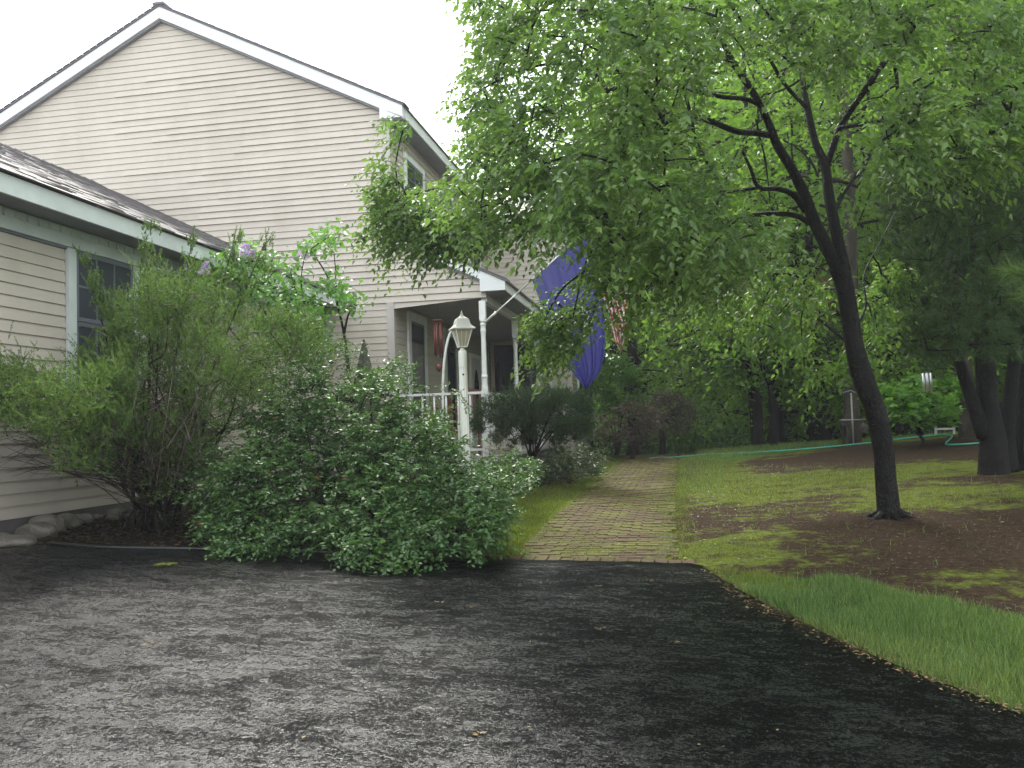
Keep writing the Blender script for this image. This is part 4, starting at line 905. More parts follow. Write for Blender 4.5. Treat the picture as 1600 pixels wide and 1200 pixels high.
# ================================================================== SHRUBS AT THE HOUSE
def wallclip(P, lim=-5.86, y1=14.05):
    P = P.copy(); m = (P[:, 1] < 14.3) & (P[:, 0] < lim)
    s_ = lim/P[m, 0]; P[m] = P[m]*s_[:, None]                       # slide towards the viewer until clear of the wall
    return P
def ymax(px): # depth where the ray of column px meets x=-5.8
    return np.array([atx(a, 600, -5.8)[1] for a in px])
# juniper-like shrub
jb = gp(238, 822); jb = np.array([jb[0], 7.55, H(jb[0], 7.55)]); jb[0] = at(238, 800, 7.55)[0]; jb[2] = float(H(jb[0], jb[1]))
ju = thing('juniper', 'big feathery green shrub fanning out in front of the garage window', 'shrub', jb)
jpoly = [(-30,600),(30,572),(75,575),(110,590),(130,560),(125,520),(165,520),(200,500),(215,440),(245,440),(275,440),(300,430),(330,465),(370,480),(410,485),(450,495),(490,500),(520,530),(530,570),(470,590),(430,620),(380,650),(330,700),(300,735),(200,705),(120,680),(50,665),(-30,650)]
def jd(q): m_ = np.minimum(ymax(q[:, 0])-.1, 8.9); lo = np.clip(m_-1.7, 5.7, 7.0); return lo+(m_-lo)*RNG.random(len(q))
CJ = np.vstack([px_clusters(jpoly, 600, 0, 0, jd), px_clusters([(40,620),(140,640),(220,660),(330,650),(340,740),(270,780),(200,760),(110,720)], 90, 0, 0, jd)]); CJ = clump(wallclip(CJ), 80, .84)
tips = [(135, 412, 7.3), (150, 450, 7.3), (228, 362, 8.0), (233, 400, 8.0), (298, 385, 8.2), (300, 420, 8.2), (366, 378, 8.4), (366, 415, 8.4), (411, 385, 8.5), (411, 425, 8.5), (250, 420, 8), (190, 470, 7.6), (165, 480, 7.4)]
jt = []
for a, b, Y in tips:
    for s_ in np.linspace(0, 1, 5): 
        bb = jb+np.array([0, 0, .9]); p = at(a, b, Y); q = p+(bb-p)*.42*s_; jt.append(q)
jt = wallclip(np.array(jt))
arch = []; mbj = MB()
stems = []
for k in range(26):
    a = CJ[RNG.integers(len(CJ))]; P = smoothline([jb+np.r_[RNG.normal(size=2)*.14, -.05], jb+(a-jb)*.28+np.array([0, 0, .10])+RNG.normal(size=3)*.06, jb+(a-jb)*.55+np.array([0, 0, .12])+RNG.normal(size=3)*.08, jb+(a-jb)*.8+RNG.normal(size=3)*.06, a], 4); stems.append(P)
    mb = MB(); mb.tube(P, np.linspace(.017, .003, len(P)), 6); mb.build('stem', M['bark_dark'], ju, True)
for a, b, Y in tips[::2]:
    p = wallclip(np.array([at(a, b, Y)]))[0]; P = smoothline([jb+np.r_[RNG.normal(size=2)*.08, 0], jb+(p-jb)*.5+np.array([0, 0, .05]), p], 6); stems.append(P); mb = MB(); mb.tube(P, np.linspace(.02, .003, len(P)), 6); mb.build('stem', M['bark_dark'], ju, True)
sn = [p for P in stems for p in P[3:]]
grow(sn, CJ, .0022, .0018, 4, 4, .02, .015).build('twigs', M['twig_brown'], ju, True, stuff=True)
# bare low twigs to the left
bt = MB()
for k in range(230):
    e = at(*((RNG.uniform(-10, 260), RNG.uniform(640, 745)) if k % 3 else (RNG.uniform(170, 340), RNG.uniform(600, 780))), RNG.uniform(6.0, 7.5)); e = wallclip(np.array([e]))[0]; s0 = stems[RNG.integers(len(stems))][RNG.integers(2, 8)]
    P = smoothline([s0, s0+(e-s0)*.5+RNG.normal(size=3)*.06+np.array([0, 0, .06]), e], 4); bt.tube(P, np.linspace(.006, .0015, len(P)), 4, False)
    for q in range(4):
        b_ = P[RNG.integers(2, len(P))]; bt.tube([b_, b_+unit(e-s0)*.12+RNG.normal(size=3)*.06], [.002, .001], 3, False)
bt.build('bare_twigs', M['twig_brown'], ju, True, stuff=True)
def feather(C, out, nsh, nn, L, nl, nw, droop=0., spread=.6, tw=.25):
    """plumes: shoots set with needles all round"""
    m = len(C)*nsh; P0 = np.repeat(C, nsh, 0)+RNG.normal(size=(m, 3))*L*.35; d = unit(np.repeat(out, nsh, 0)+rnd_unit(m)*spread); Ls = L*RNG.uniform(.5, 1.3, m)
    t = RNG.random((m, nn)); pos = P0[:, None]+d[:, None]*Ls[:, None, None]*t[..., None]+np.array([0, 0, -1.])*droop*(t[..., None]**2)*Ls[:, None, None]
    side = rnd_unit(m*nn).reshape(m, nn, 3); nd = unit(d[:, None]*.75+side*.7)
    tint = np.clip(.25*RNG.random((m, nn))+.45*np.repeat(RNG.random(m)[:, None], nn, 1)+.3*t, 0, 1)
    return leaves(pos.reshape(-1, 3), nd.reshape(-1, 3), nl*RNG.uniform(.6, 1.2, m*nn)*(1-.4*t.ravel()), nw, 'tri', tint.ravel())
oj = unit(unit(CJ-jb)*.8+np.array([0, 0, .25])+rnd_unit(len(CJ))*.55); nj = np.array([jb])
pj = [feather(CJ, oj, 16, 42, .19, .03, .28, .05, .8)]
oT = unit(jt-jb+np.array([0, 0, .6])); pj.append(feather(jt, oT, 14, 46, .12, .034, .26, 0, .4))
link('foliage', leafmesh('foliage', pj), M['needle_yew'], ju, True)

# glossy bush by the driveway
bb_ = at(590, 800, 7.35); bb_ = np.array([bb_[0], 7.35, float(H(bb_[0], 7.35))])
bu = thing('flowering_shrub', 'wide glossy leaved bush with red blooms spilling over the driveway edge', 'shrub', bb_)
bpoly = [(305,735),(300,800),(350,855),(425,872),(470,850),(540,865),(615,890),(660,875),(735,880),(765,850),(785,800),(778,755),(750,735),(715,705),(680,655),(645,608),(600,590),(540,582),(470,600),(415,625),(360,655),(395,690),(330,715)]
def bd(q): c_ = 6.45+np.clip((885-q[:, 1])/300, 0, 1)*1.35+.12*((q[:, 0]-590)/270)**2; return c_+RNG.uniform(-.25, .95, len(q))
CB = px_clusters(bpoly, 1000, 0, 0, bd); _o = np.array([bpoly[RNG.integers(len(bpoly))] for _ in range(70)], float)+RNG.normal(size=(70, 2))*22; CB = np.vstack([CB, np.array([at(a, min(b, 888), y_) for (a, b), y_ in zip(_o, bd(_o))])]); CB[:, 2] = np.maximum(CB[:, 2], H(CB[:, 0], CB[:, 1])+.07); CB = clump(CB, 150, .88)
sn = []
for k in range(34):
    a = CB[RNG.integers(len(CB))]; top = jb if False else bb_
    P = smoothline([bb_+np.r_[RNG.normal(size=2)*.14, -.04], bb_+(a-bb_)*.4+np.array([0, 0, .28]), bb_+(a-bb_)*.75+np.array([0, 0, .22]), a], 5); sn += list(P[3:])
    mb = MB(); mb.tube(P, np.linspace(.015, .004, len(P)), 5); mb.build('stem', M['bark_dark'], bu, True)
grow(sn, CB, .002, .0016, 4, 3, .08, .012).build('twigs', M['bark_dark'], bu, True, stuff=True)
ob_ = unit(CB-bb_+np.array([0, 0, .3])); 
pB, _ = sprays(CB, ob_, 8, 9, .18, .050, .45, .55, 'quad', .9, RNG.random(len(CB)), .4)
shoots = px_clusters([(470,560),(540,545),(640,575),(660,610),(560,600),(470,600)], 26, 7.4, 8.4); pS, _ = sprays(shoots, np.tile([.3, -.2, 1.], (26, 1)), 5, 10, .16, .032, .2, .5, 'quad', .7, None, .6)
arm = np.array([at(a, b, 7.5) for a, b in ((640, 615), (665, 610), (685, 608), (700, 610), (712, 612), (722, 626))]); pA, _ = sprays(arm, np.tile([.6, 0, -.1], (6, 1)), 5, 9, .09, .03, .3, .5, 'quad', .8)
link('foliage', leafmesh('foliage', [pB, pS, pA]), M['leaf_bush'], bu, True)
fl_px = [(420, 740), (430, 655), (537, 745), (648, 750), (500, 826), (310, 817), (497, 745)]
ft = []
for a, b in fl_px:
    Y = 6.4+np.clip((885-b)/300, 0, 1)*1.35; c_ = at(a, b, Y-.05); Pn = np.repeat(c_[None], 9, 0)+RNG.normal(size=(9, 3))*.006; ft.append(leaves(Pn, rnd_unit(9), .022, .8, 'quad'))
link('red_blossoms', leafmesh('red_blossoms', ft), M['red_bloom'], bu, True)

# lilac
lb = at(548, 700, 10.8); lb = np.array([lb[0], 10.8, float(H(lb[0], 10.8))])
li = thing('lilac', 'tall lilac with heart shaped leaves and purple blossom heads against the gable wall', 'shrub', lb)
Yl = 10.7
ll = [[(548, 760), (549, 640), (546, 580), (538, 520), (527, 470), (524, 420), (522, 395)], [(546, 600), (535, 510), (515, 440), (492, 400), (478, 380)], [(538, 520), (545, 490), (560, 475)], [(540, 760), (505, 620), (450, 540), (400, 470), (350, 420), (310, 415)], [(505, 620), (470, 520), (420, 440), (385, 395)], [(548, 760), (520, 640), (490, 560), (470, 480), (455, 430)], [(540, 760), (480, 640), (400, 560), (350, 500), (345, 460)]]
sn = []
for L in ll: P = smoothline([at(a, b, Yl-.004*abs(548-a)) for a, b in L], 5); sn += list(P[2:]); mb = MB(); mb.tube(P, np.linspace(.017, .005, len(P)), 6); mb.build('stem', M['bark_dark'], li, True)
CL = np.vstack([px_clusters(p, n_, Yl-1.4, Yl+.5) for p, n_ in (([(470,378),(500,358),(530,368),(528,405),(505,400),(480,395)], 9), ([(505,430),(530,425),(535,460),(510,460)], 7), ([(530,465),(560,470),(550,500),(535,490)], 5), ([(315,400),(345,395),(400,380),(440,400),(480,440),(505,450),(510,490),(460,520),(380,520),(300,440)], 72), ([(400,500),(510,480),(500,560),(430,560)], 26))])
CL = wallclip(CL, -5.62)
grow(sn, CL, .003, .002, 5, 3, .05, .012).build('twigs', M['bark_dark'], li, True, stuff=True)
def heart(P, D, size, tint):
    n_ = len(P); D = unit(D); Nn = unit(rnd_unit(n_)*.5+np.array([0, -.3, 1.])); S_ = unit(np.cross(D, Nn)); Nn = unit(np.cross(S_, D)); s_ = size[:, None]
    prof = [(-.06, .0), (-.02, .26), (.2, .40), (.5, .33), (1.0, 0), (.5, -.33), (.2, -.40), (-.02, -.26)]
    V_ = np.stack([P+D*s_*a+S_*s_*b+Nn*s_*abs(b)*.3 for a, b in prof], 1); b_ = np.arange(n_)[:, None]*8
    F_ = np.concatenate([b_+np.array([t]) for t in ([0,1,2],[0,2,3],[0,3,4],[0,4,5],[0,5,6],[0,6,7])]); return V_.reshape(-1, 3), F_, np.tile(tint, 6)
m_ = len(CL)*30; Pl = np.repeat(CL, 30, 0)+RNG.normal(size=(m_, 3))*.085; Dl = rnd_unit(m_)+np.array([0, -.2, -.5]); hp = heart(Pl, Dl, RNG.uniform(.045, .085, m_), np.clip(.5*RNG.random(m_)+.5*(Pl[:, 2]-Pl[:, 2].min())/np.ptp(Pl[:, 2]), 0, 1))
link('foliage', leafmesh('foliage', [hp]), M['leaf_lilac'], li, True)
for (a, b, s_) in ((471, 394, 1.), (380, 393, .9), (318, 420, .75), (345, 463, .5), (392, 398, .5), (293, 418, .5)):
    Y = Yl-1.1 if a > 360 else Yl-1.6; c_ = wallclip(np.array([at(a, b, Y)]), -5.5)[0]; ax = unit(np.array([.3, 0, 1.])); n_ = 420; t = RNG.random(n_); R_ = .08*s_*(1-t*.6)
    an = RNG.uniform(0, 6.28, n_); P_ = c_+np.array([0, 0, -.07*s_])+np.outer(t, ax)*.17*s_+np.c_[np.cos(an), np.sin(an), np.zeros(n_)]*(R_*RNG.uniform(.6, 1, n_))[:, None]
    pt_ = leaves(P_, P_-c_+rnd_unit(n_)*.02, .018, .9, 'quad'); link('blossom', leafmesh('blossom', [pt_]), M['blossom'], li, False)['kind'] = 'stuff'

def shrub(nm, label, cat, poly, n_, d, mat, kind, base_px, Yb, leaf=(.03, .5), nsh=6, nl=8, L=.14, stemr=.012, nst=10, tr=None, group=None, bark='bark_dark', up=.3, out_=None):
    b0 = at(base_px, 700, Yb); b0 = np.array([b0[0], Yb, float(H(b0[0], Yb))]); t_ = thing(nm, label, cat, b0, group)
    C = px_clusters(poly, n_, *d); C = clump(C, max(5, n_//8), .88); C[:, 2] = np.maximum(C[:, 2], H(C[:, 0], C[:, 1])+.05); sn = []
    if tr: P = smoothline([b0-np.array([0, 0, .05]), b0+np.array([.03, 0, tr*.5]), b0+np.array([-.02, 0, tr])], 4); mb = MB(); mb.tube(P, np.linspace(stemr*3, stemr*2, len(P)), 8); mb.build('trunk', M[bark], t_, True); b1 = P[-1]
    else: b1 = b0
    for k in range(nst):
        a = C[RNG.integers(len(C))]; P = smoothline([b1+RNG.normal(size=3)*np.array([.04, .04, 0]), b1+(a-b1)*.5+np.array([0, 0, .1]), a], 5); sn += list(P[2:]); mb = MB(); mb.tube(P, np.linspace(stemr, stemr*.4, len(P)), 5); mb.build('stem', M[bark], t_, True)
    grow(sn, C, .002, .0018, 4, 3, .03, .012).build('twigs', M[bark], t_, True, stuff=True)
    o_ = unit(C-b1+np.array([0, 0, up]))
    if kind == 'needle': o_ = unit(o_*.5+rnd_unit(len(C))*.8+np.array([0, 0, .2]))
    if kind == 'needle': pt_ = feather(C, o_, nsh, nl, L, leaf[0], leaf[1], 0, .7)
    else: pt_, _ = sprays(C, o_, nsh, nl, L, leaf[0], .3, leaf[1], kind, .9, None, .3)
    link('foliage', leafmesh('foliage', [pt_]), M[mat], t_, True); return t_
shrub('pine_shrub', 'dark flat topped needle shrub in front of the porch posts', 'shrub', [(745,640),(760,622),(820,612),(880,608),(918,622),(925,660),(900,690),(840,692),(780,688),(745,680)], 300, (12.2, 13.6), 'needle_mugo', 'needle', 835, 12.8, (.05, .12), 14, 44, .13, .012, 14, .45)
shrub('low_shrub', 'low rounded grey green shrub at the left edge of the path', 'shrub', [(838,740),(850,715),(880,702),(925,700),(948,715),(935,742),(890,757),(845,758)], 150, (12.3, 14.2), 'leaf_azalea', 'quad', 890, 13.2, (.04, .5), 8, 9, .13, .008, 10, None, None, 'twig')
shrub('garden_plant', 'dull green leafy plants filling the bed beside the lamp post base', 'plant', [(700,735),(740,722),(800,712),(840,720),(845,750),(800,775),(740,780)], 110, (9.2, 11.8), 'leaf_bush', 'quad', 780, 10.4, (.045, .55), 7, 8, .13, .006, 10, None, None, 'twig')
shrub('dried_plant', 'pale silvery plant below the porch railing', 'plant', [(752,702),(775,682),(800,690),(805,712),(770,725)], 26, (11.6, 12.0), 'dead', 'quad', 780, 11.8, (.03, .2), 6, 8, .14, .004, 8, None, None, 'twig_brown')
shrub('bronze_shrub', 'brownish low shrub with thin dark trunk at the far house corner', 'shrub', [(935,690),(932,655),(955,640),(1000,628),(1025,645),(1030,680),(1010,690),(960,700)], 150, (18.2, 20.2), 'leaf_brown', 'quad', 986, 19.0, (.055, .4), 7, 9, .2, .02, 12, .3)
shrub('ornamental_tree', 'small olive brown round headed tree right of the bronze shrub', 'tree', [(1005,640),(1030,618),(1065,620),(1082,645),(1070,672),(1030,680),(1010,665)], 120, (20.2, 22), 'leaf_brown', 'quad', 1034, 21, (.06, .4), 7, 9, .2, .03, 12, .75)
shrub('bright_shrub', 'bright yellow green rounded shrub beyond the house corner', 'shrub', [(930,650),(928,600),(945,570),(975,562),(1000,580),(1008,620),(1000,650)], 170, (23, 25.5), 'leaf_fresh', 'quad', 965, 24, (.09, .5), 7, 9, .26, .02, 12)
shrub('sapling', 'small maple with bright green leaves under the hanging silver wind chime', 'tree', [(1378,615),(1400,600),(1440,600),(1470,630),(1500,650),(1490,662),(1440,664),(1400,655)], 75, (14.6, 16), 'leaf_fresh', 'quad', 1440, 15.3, (.10, .8), 6, 7, .2, .012, 8, .2)
shrub('sapling', 'bright leafed branch of young maple beside the pine trunks', 'tree', [(1470,600),(1490,590),(1515,610),(1500,630),(1478,622)], 18, (16, 17), 'leaf_fresh', 'quad', 1500, 16.5, (.10, .8), 6, 7, .2, .012, 5, .4)
shrub('maple_tree', 'young maple with bright green lower leaves behind the moss lawn', 'tree', [(1100,520),(1130,500),(1200,500),(1240,540),(1230,580),(1190,600),(1140,590),(1110,560)], 130, (20, 22.5), 'leaf_fresh', 'quad', 1185, 21, (.13, .8), 7, 7, .3, .04, 8, 1.7, None)
shrub('maple_tree', 'young maple with rusty pink new leaves above the green ones', 'tree', [(1120,470),(1160,440),(1250,430),(1310,440),(1290,500),(1240,530),(1180,520),(1140,500)], 120, (19.5, 22.5), 'leaf_pink', 'quad', 1210, 20.6, (.10, .7), 7, 7, .3, .03, 8, 1.4, None)

# ================================================================== PINES ON THE RIGHT
def tufts(C, out, nn, L, w, sp_=.75):
    m = len(C); P0 = np.repeat(C, nn, 0); d = unit(np.repeat(unit(out), nn, 0)+rnd_unit(m*nn)*sp_); P0 = P0+np.repeat(unit(out), nn, 0)*RNG.uniform(-.08, .02, m*nn)[:, None]
    return leaves(P0, d, L*RNG.uniform(.7, 1.15, m*nn), w, 'tri', np.clip(RNG.random(m*nn)*.6+np.repeat(RNG.random(m), nn)*.4, 0, 1))
def pine(label, base, trunks, polys, n_, drng, nn=50, L=.12, w=.05, mat='needle_pine'):
    t_ = thing('pine_tree', label, 'tree', base); nd = []
    for q, (nm, L_, d, wd_) in enumerate(trunks):
        P = smoothline(pxline(L_, d), 5); W_ = np.interp(np.linspace(0, 1, len(P)), np.linspace(0, 1, len(wd_)), wd_); mb = MB(); mb.tube(P, W_/2/1356*P[:, 1], 14 if nm == 'trunk' else 8); mb.build(nm, M['bark_wet' if nm == 'trunk' else 'bark_dark'], t_, True); nd += list(P[4:])
    C = np.vstack([px_clusters(p, int(n_*f), *drng) for p, f in polys]); C = clump(C, max(8, len(C)//9), .9)
    grow(nd, C, .003, .0024, 5, 4, -.03, .03).build('branches', M['bark_dark'], t_, True, stuff=True)
    m = len(C); k = 7; CC = np.repeat(C, k, 0)+RNG.normal(size=(m*k, 3))*.11; o_ = RNG.normal(size=(m*k, 3))*.6+np.array([-.3, -.3, .25])
    link('foliage', leafmesh('foliage', [tufts(CC, o_, nn, L, w)]), M[mat], t_, True); return t_
PB = gp(1556, 740); DP = float(PB[1]); print('pine', PB)
pine('multi trunked dark pine whose left stem leans over the hose', PB,
 [('trunk', [(1556, 765), (1553, 735), (1552, 690), (1546, 640), (1540, 580), (1536, 520), (1530, 440), (1520, 300), (1515, 100), (1512, -60)], DP, [56, 42, 36, 29, 27, 25, 21, 17, 13, 10]),
  ('trunk', [(1574, 738), (1572, 690), (1578, 620), (1585, 560), (1582, 480), (1590, 380), (1600, 200)], [DP+.1]*7, [32, 27, 20, 17, 15, 12, 9]),
  ('trunk', [(1540, 680), (1524, 640), (1507, 590), (1490, 540), (1478, 505), (1445, 470), (1420, 420), (1400, 360), (1388, 330), (1366, 316)], [DP, DP-.05, DP-.1, DP-.2, DP-.2, DP-.3, DP-.4, DP-.5, DP-.5, DP-.5], [26, 20, 17, 14, 13, 11, 10, 9, 7, 4]),
  ('limb', [(1535, 300), (1500, 250), (1460, 215), (1420, 195)], [DP, DP-.3, DP-.6, DP-.8], [10, 9, 8, 5]),
  ('limb', [(1534, 505), (1500, 515), (1440, 530), (1385, 540)], [DP, DP-.3, DP-.6, DP-.7], [7, 6, 5, 3])],
 [([(1380,240),(1440,215),(1520,220),(1620,200),(1640,470),(1560,480),(1500,450),(1440,430),(1395,400),(1390,330)], .72), ([(1400,420),(1500,470),(1600,480),(1610,560),(1540,540),(1470,560),(1410,545),(1385,500)], .28)], 330, (DP-2.0, DP+.8))
pr = gp(1598, 738); 
pine('straight dark pine trunk at the right edge of the photo', pr, [('trunk', [(1604, 760), (1603, 735), (1606, 650), (1608, 560), (1606, 420), (1610, 200), (1612, -60)], float(pr[1])+.3, [50, 42, 34, 30, 26, 20, 14]),
  ('limb', [(1608, 380), (1600, 300), (1580, 250)], [DP, DP-.4, DP-.8], [8, 7, 5])], [([(1560,120),(1640,100),(1650,420),(1600,440),(1570,330)], 1.)], 70, (DP-1.5, DP+.5))
nt_ = thing('pine_branch', 'pale long needled pine sprig reaching in at the right edge', 'branch', at(1640, 440, 5.6))
Pn_ = smoothline([at(1690, 470, 5.7), at(1640, 445, 5.6), at(1600, 432, 5.5), at(1578, 425, 5.5)], 4); mb = MB(); mb.tube(Pn_, np.linspace(.01, .004, len(Pn_)), 6); mb.build('twig', M['twig_brown'], nt_, True)
Cn = np.array([at(a, b, 5.5) for a, b in ((1580, 425), (1596, 432), (1612, 425), (1605, 460), (1625, 450))]); link('foliage', leafmesh('foliage', [tufts(Cn, np.tile([-.4, 0, .1], (5, 1)), 120, .16, .016, .9)]), M['needle_yew'], nt_, True)

# ================================================================== WOODS
def woods_mesh(seed, h=15., r=3.6, zb=.16, n_=150, leaf=.17, nsh=7, nl=8):
    st = np.random.default_rng(seed); C = []
    while len(C) < n_:
        p = st.uniform([-r, -r, h*zb], [r, r, h]); t = (p[2]-h*zb)/(h*(1-zb)); rad = r*(.55+.75*math.sin(min(1, t*1.15)*math.pi)**.7)*(.8+.35*math.sin(3*math.atan2(p[1], p[0])+seed)) if t < .97 else r*.3
        if math.hypot(p[0], p[1]) < rad: C.append(p)
    C = np.array(C); tr = np.array([(math.sin(z*.5+seed)*.12, math.cos(z*.4+seed)*.12, z) for z in np.linspace(-.4, h*.9, 14)])
    mb = MB(); mb.tube(tr, np.linspace(.17, .04, 14)*(1+.35*(np.arange(14) == 0)), 10); tm = mb
    gb = grow(list(tr[3:]), C, .012, .010, 4, 4, .05, .07)
    o_ = unit(C-np.array([0, 0, h*.4])); o_[:, 2] *= .4
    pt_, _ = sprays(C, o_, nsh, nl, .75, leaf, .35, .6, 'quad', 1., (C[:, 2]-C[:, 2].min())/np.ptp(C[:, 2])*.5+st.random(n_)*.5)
    def me_(mbx, nme): return mesh_np(nme, np.vstack(mbx.V), [np.vstack(mbx.F4), np.vstack(mbx.F3) if mbx.F3 else []], None, True)
    return me_(tm, 'trunk'), me_(gb, 'branches'), leafmesh('foliage', [pt_])
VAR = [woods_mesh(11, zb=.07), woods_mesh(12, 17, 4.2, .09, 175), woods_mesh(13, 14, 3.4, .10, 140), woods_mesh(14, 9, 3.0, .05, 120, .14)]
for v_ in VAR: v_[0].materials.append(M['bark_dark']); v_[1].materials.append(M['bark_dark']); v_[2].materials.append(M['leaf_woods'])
VT = [m.copy() for m in (VAR[1][0],)]; VT[0].materials.clear(); VT[0].materials.append(M['bark_tan'])
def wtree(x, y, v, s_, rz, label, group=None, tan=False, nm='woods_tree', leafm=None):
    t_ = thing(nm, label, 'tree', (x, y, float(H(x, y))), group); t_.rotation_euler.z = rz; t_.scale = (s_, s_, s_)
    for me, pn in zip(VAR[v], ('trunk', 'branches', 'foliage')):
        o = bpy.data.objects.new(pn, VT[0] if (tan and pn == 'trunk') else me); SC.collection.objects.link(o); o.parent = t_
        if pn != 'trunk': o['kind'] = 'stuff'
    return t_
def wx(px, Y): return at(px, 640, Y)[0]
# trees one can point to
wtree(wx(1338, 18.6), 18.6, 1, .95, .5, 'tall tree with pale tan trunk right behind the leaning shade tree', None, True)
wtree(wx(1517, 16.5), 16.5, 1, .95, 2.1, 'tan trunked tree standing behind the multi trunked pine', None, True)
wtree(wx(1183, 22.), 22., 0, .8, 1.1, 'dark trunked tree at the far end of the lawn beyond the hose')
wtree(wx(1282, 23.5), 23.5, 2, .9, 4.1, 'dark tree with low forked branches left of the feeder pole')
wtree(wx(1262, 25.5), 25.5, 0, 1., 2.6, 'dark tree close behind the low forked tree')
spots = []
rs = np.random.default_rng(5)
for k in range(6000):
    y = rs.uniform(25, 115); x = rs.uniform(-.02*y-1, .62*y+4)
    if y < 42 and abs(x/y-.02) < .055 and y < 33: continue
    if all(math.hypot(x-a, y-b) > 2.7+.03*y for a, b in spots): spots.append((x, y))
    if len(spots) >= 120: break
for k, (x, y) in enumerate(spots):
    wtree(x, y, rs.integers(0, 3) if y > 30 else rs.choice([0, 2, 3]), rs.uniform(.85, 1.3)*(1+.004*y), rs.uniform(0, 6.28), 'one of the many leafy trees of the dark woods behind the lawn', 'trees of the woods')
# trees to the right of the frame and beyond the house
for k, (x, y, v, s_) in enumerate(((9.5, 11, 2, 1.), (8.5, 16, 1, .9), (13, 8, 0, 1.), (13, 14, 1, 1.), (10.5, 21, 2, 1.05), (16, 20, 0, 1.1))): wtree(x, y, v, s_, k*1.3, 'one of the leafy trees to the right of the pines', 'trees right of the pines')
for k, (x, y, v, s_) in enumerate(((-6.4, 36, 3, 1.65), (-1.2, 33, 3, 1.5), (-2.5, 43, 0, 1.15), (-7.5, 47, 3, 1.9))): wtree(x, y, v, s_, k*2.1, ['pale green tree top showing just above the main roof eave', 'leafy tree rising right behind the far wing of the house', 'taller tree behind the wing, further back in the woods', 'farthest pale tree beyond the house roof'][k], 'trees beyond the roof')
# woodland understory
n_ = 52000; xy = np.c_[RNG.uniform(-6, 50, n_), RNG.uniform(24.5, 70, n_)]; xy = xy[(xy[:, 0] < xy[:, 1]*.65+3)&(xy[:, 0] > -.1*xy[:, 1]-1)]
cc = np.c_[xy, H(xy[:, 0], xy[:, 1])+RNG.random(len(xy))**2*.5]; us = link('understory', leafmesh('understory', [leaves(cc, rnd_unit(len(cc))+np.array([0, 0, .6]), RNG.uniform(.10, .24, len(cc)), .6, 'quad')]), M['understory'], None, True)
us['label'] = 'low green ground cover of the woods'; us['category'] = 'ground cover'
VB = woods_mesh(21, 2.6, 1.3, .08, 70, .11, 6, 7); VB[0].materials.append(M['bark_dark']); VB[1].materials.append(M['bark_dark']); VB[2].materials.append(M['leaf_woods']); VAR.append(VB)
rs = np.random.default_rng(9); bs = []
for k in range(1500):
    y = rs.uniform(24.5, 60); x = rs.uniform(-.03*y, .6*y)
    if (-.01*y < x < .1*y) and y < 48: continue
    if all(math.hypot(x-a, y-b) > 1.9 for a, b in bs): bs.append((x, y))
    if len(bs) >= 60: break
for x, y in bs: wtree(x, y, 4, rs.uniform(.8, 1.9), rs.uniform(0, 6), 'one of the leafy bushes growing under the woods trees', 'bushes under the woods', nm='woods_bush')

# ================================================================== YARD THINGS
hp_ = [(1014, 18.9), (1030, 19.1), (1048, 18.8), (1066, 18.9), (1100, 19.0), (1140, 18.6), (1180, 18.2), (1230, 17.9), (1290, 17.7), (1345, 17.6), (1390, 17.8), (1440, 18.1), (1470, 18.0), (1488, 17.0), (1486, 16.2), (1478, 15.2), (1500, 14.9), (1530, 14.8), (1560, 14.6)]
P_ = []
for a, Y in hp_: x = at(a, 700, Y)[0]; P_.append((x, Y, float(H(x, Y))+.018))
P_ = smoothline(P_, 8); P_[:, 2] = H(P_[:, 0], P_[:, 1])+.02
hs = tube('garden_hose', P_, .013, M['hose'], None, 8); tag(hs, 'teal green garden hose snaking across the mossy lawn', 'hose')
sw = chime(1448, 578, 583, 614, 11.5, 6, .05, 'chime_silver', 'silver tube wind chime hanging from a pine branch over the lawn', None, .011, at(1448, 545, 11.5)[2], False)
fp = wx(1331, 17.8); fz = float(H(fp, 17.8)); fd = thing('bird_feeder', 'thin pole bird feeder with cross bar beyond the leaning trunk', 'bird feeder', (fp, 17.8, fz))
zt_, zc_ = at(1330, 614, 17.8)[2], at(1330, 656, 17.8)[2]
mb = MB(); mb.tube([(fp, 17.8, fz-.1), (fp, 17.8, zt_)], .016, 8); mb.build('pole', M['grey_metal'], fd, True)
mb = MB(); mb.tube([(fp-.24, 17.8, zc_), (fp+.24, 17.8, zc_)], .012, 6); mb.tube([(fp-.2, 17.8, zt_), (fp, 17.8, zt_+.05), (fp+.12, 17.8, zt_-.02)], .01, 6); mb.build('cross_bar', M['grey_metal'], fd, True)
mb = MB(); mb.tube_like((fp-.18, 17.8, zc_-.32), [(.05, 0), (.06, .02), (.055, .2), (.075, .22), (.01, .28), (.006, .31)], 12); mb.build('seed_tube', M['dark_metal'], fd, True)
mb = MB(); mb.tube_like((fp+.2, 17.8, zc_-.26), [(.07, 0), (.08, .02), (.08, .1), (.1, .12), (.01, .2), (.005, .25)], 12); mb.build('seed_tray', M['old_wood'], fd, True)
for (a, b_, Y, lab) in ((1460, 1492, 18.6, 'pale low garden rail on the crest below the young maple'), (1508, 1530, 18.0, 'short pale garden rail beside the pine trunk')):
    xa, xb = at(a, 660, Y)[0], at(b_, 660, Y)[0]; z_ = float(H((xa+xb)/2, Y)); t_ = thing('garden_rail', lab, 'rail', ((xa+xb)/2, Y, z_))
    box('rail', (xa, Y, z_+.10), (xb, Y+.04, z_+.14), M['plank_grey'], t_)
    for x in (xa, xb-.04): box('stake', (x, Y+.002, z_-.05), (x+.04, Y+.04, z_+.18), M['plank_grey'], t_)

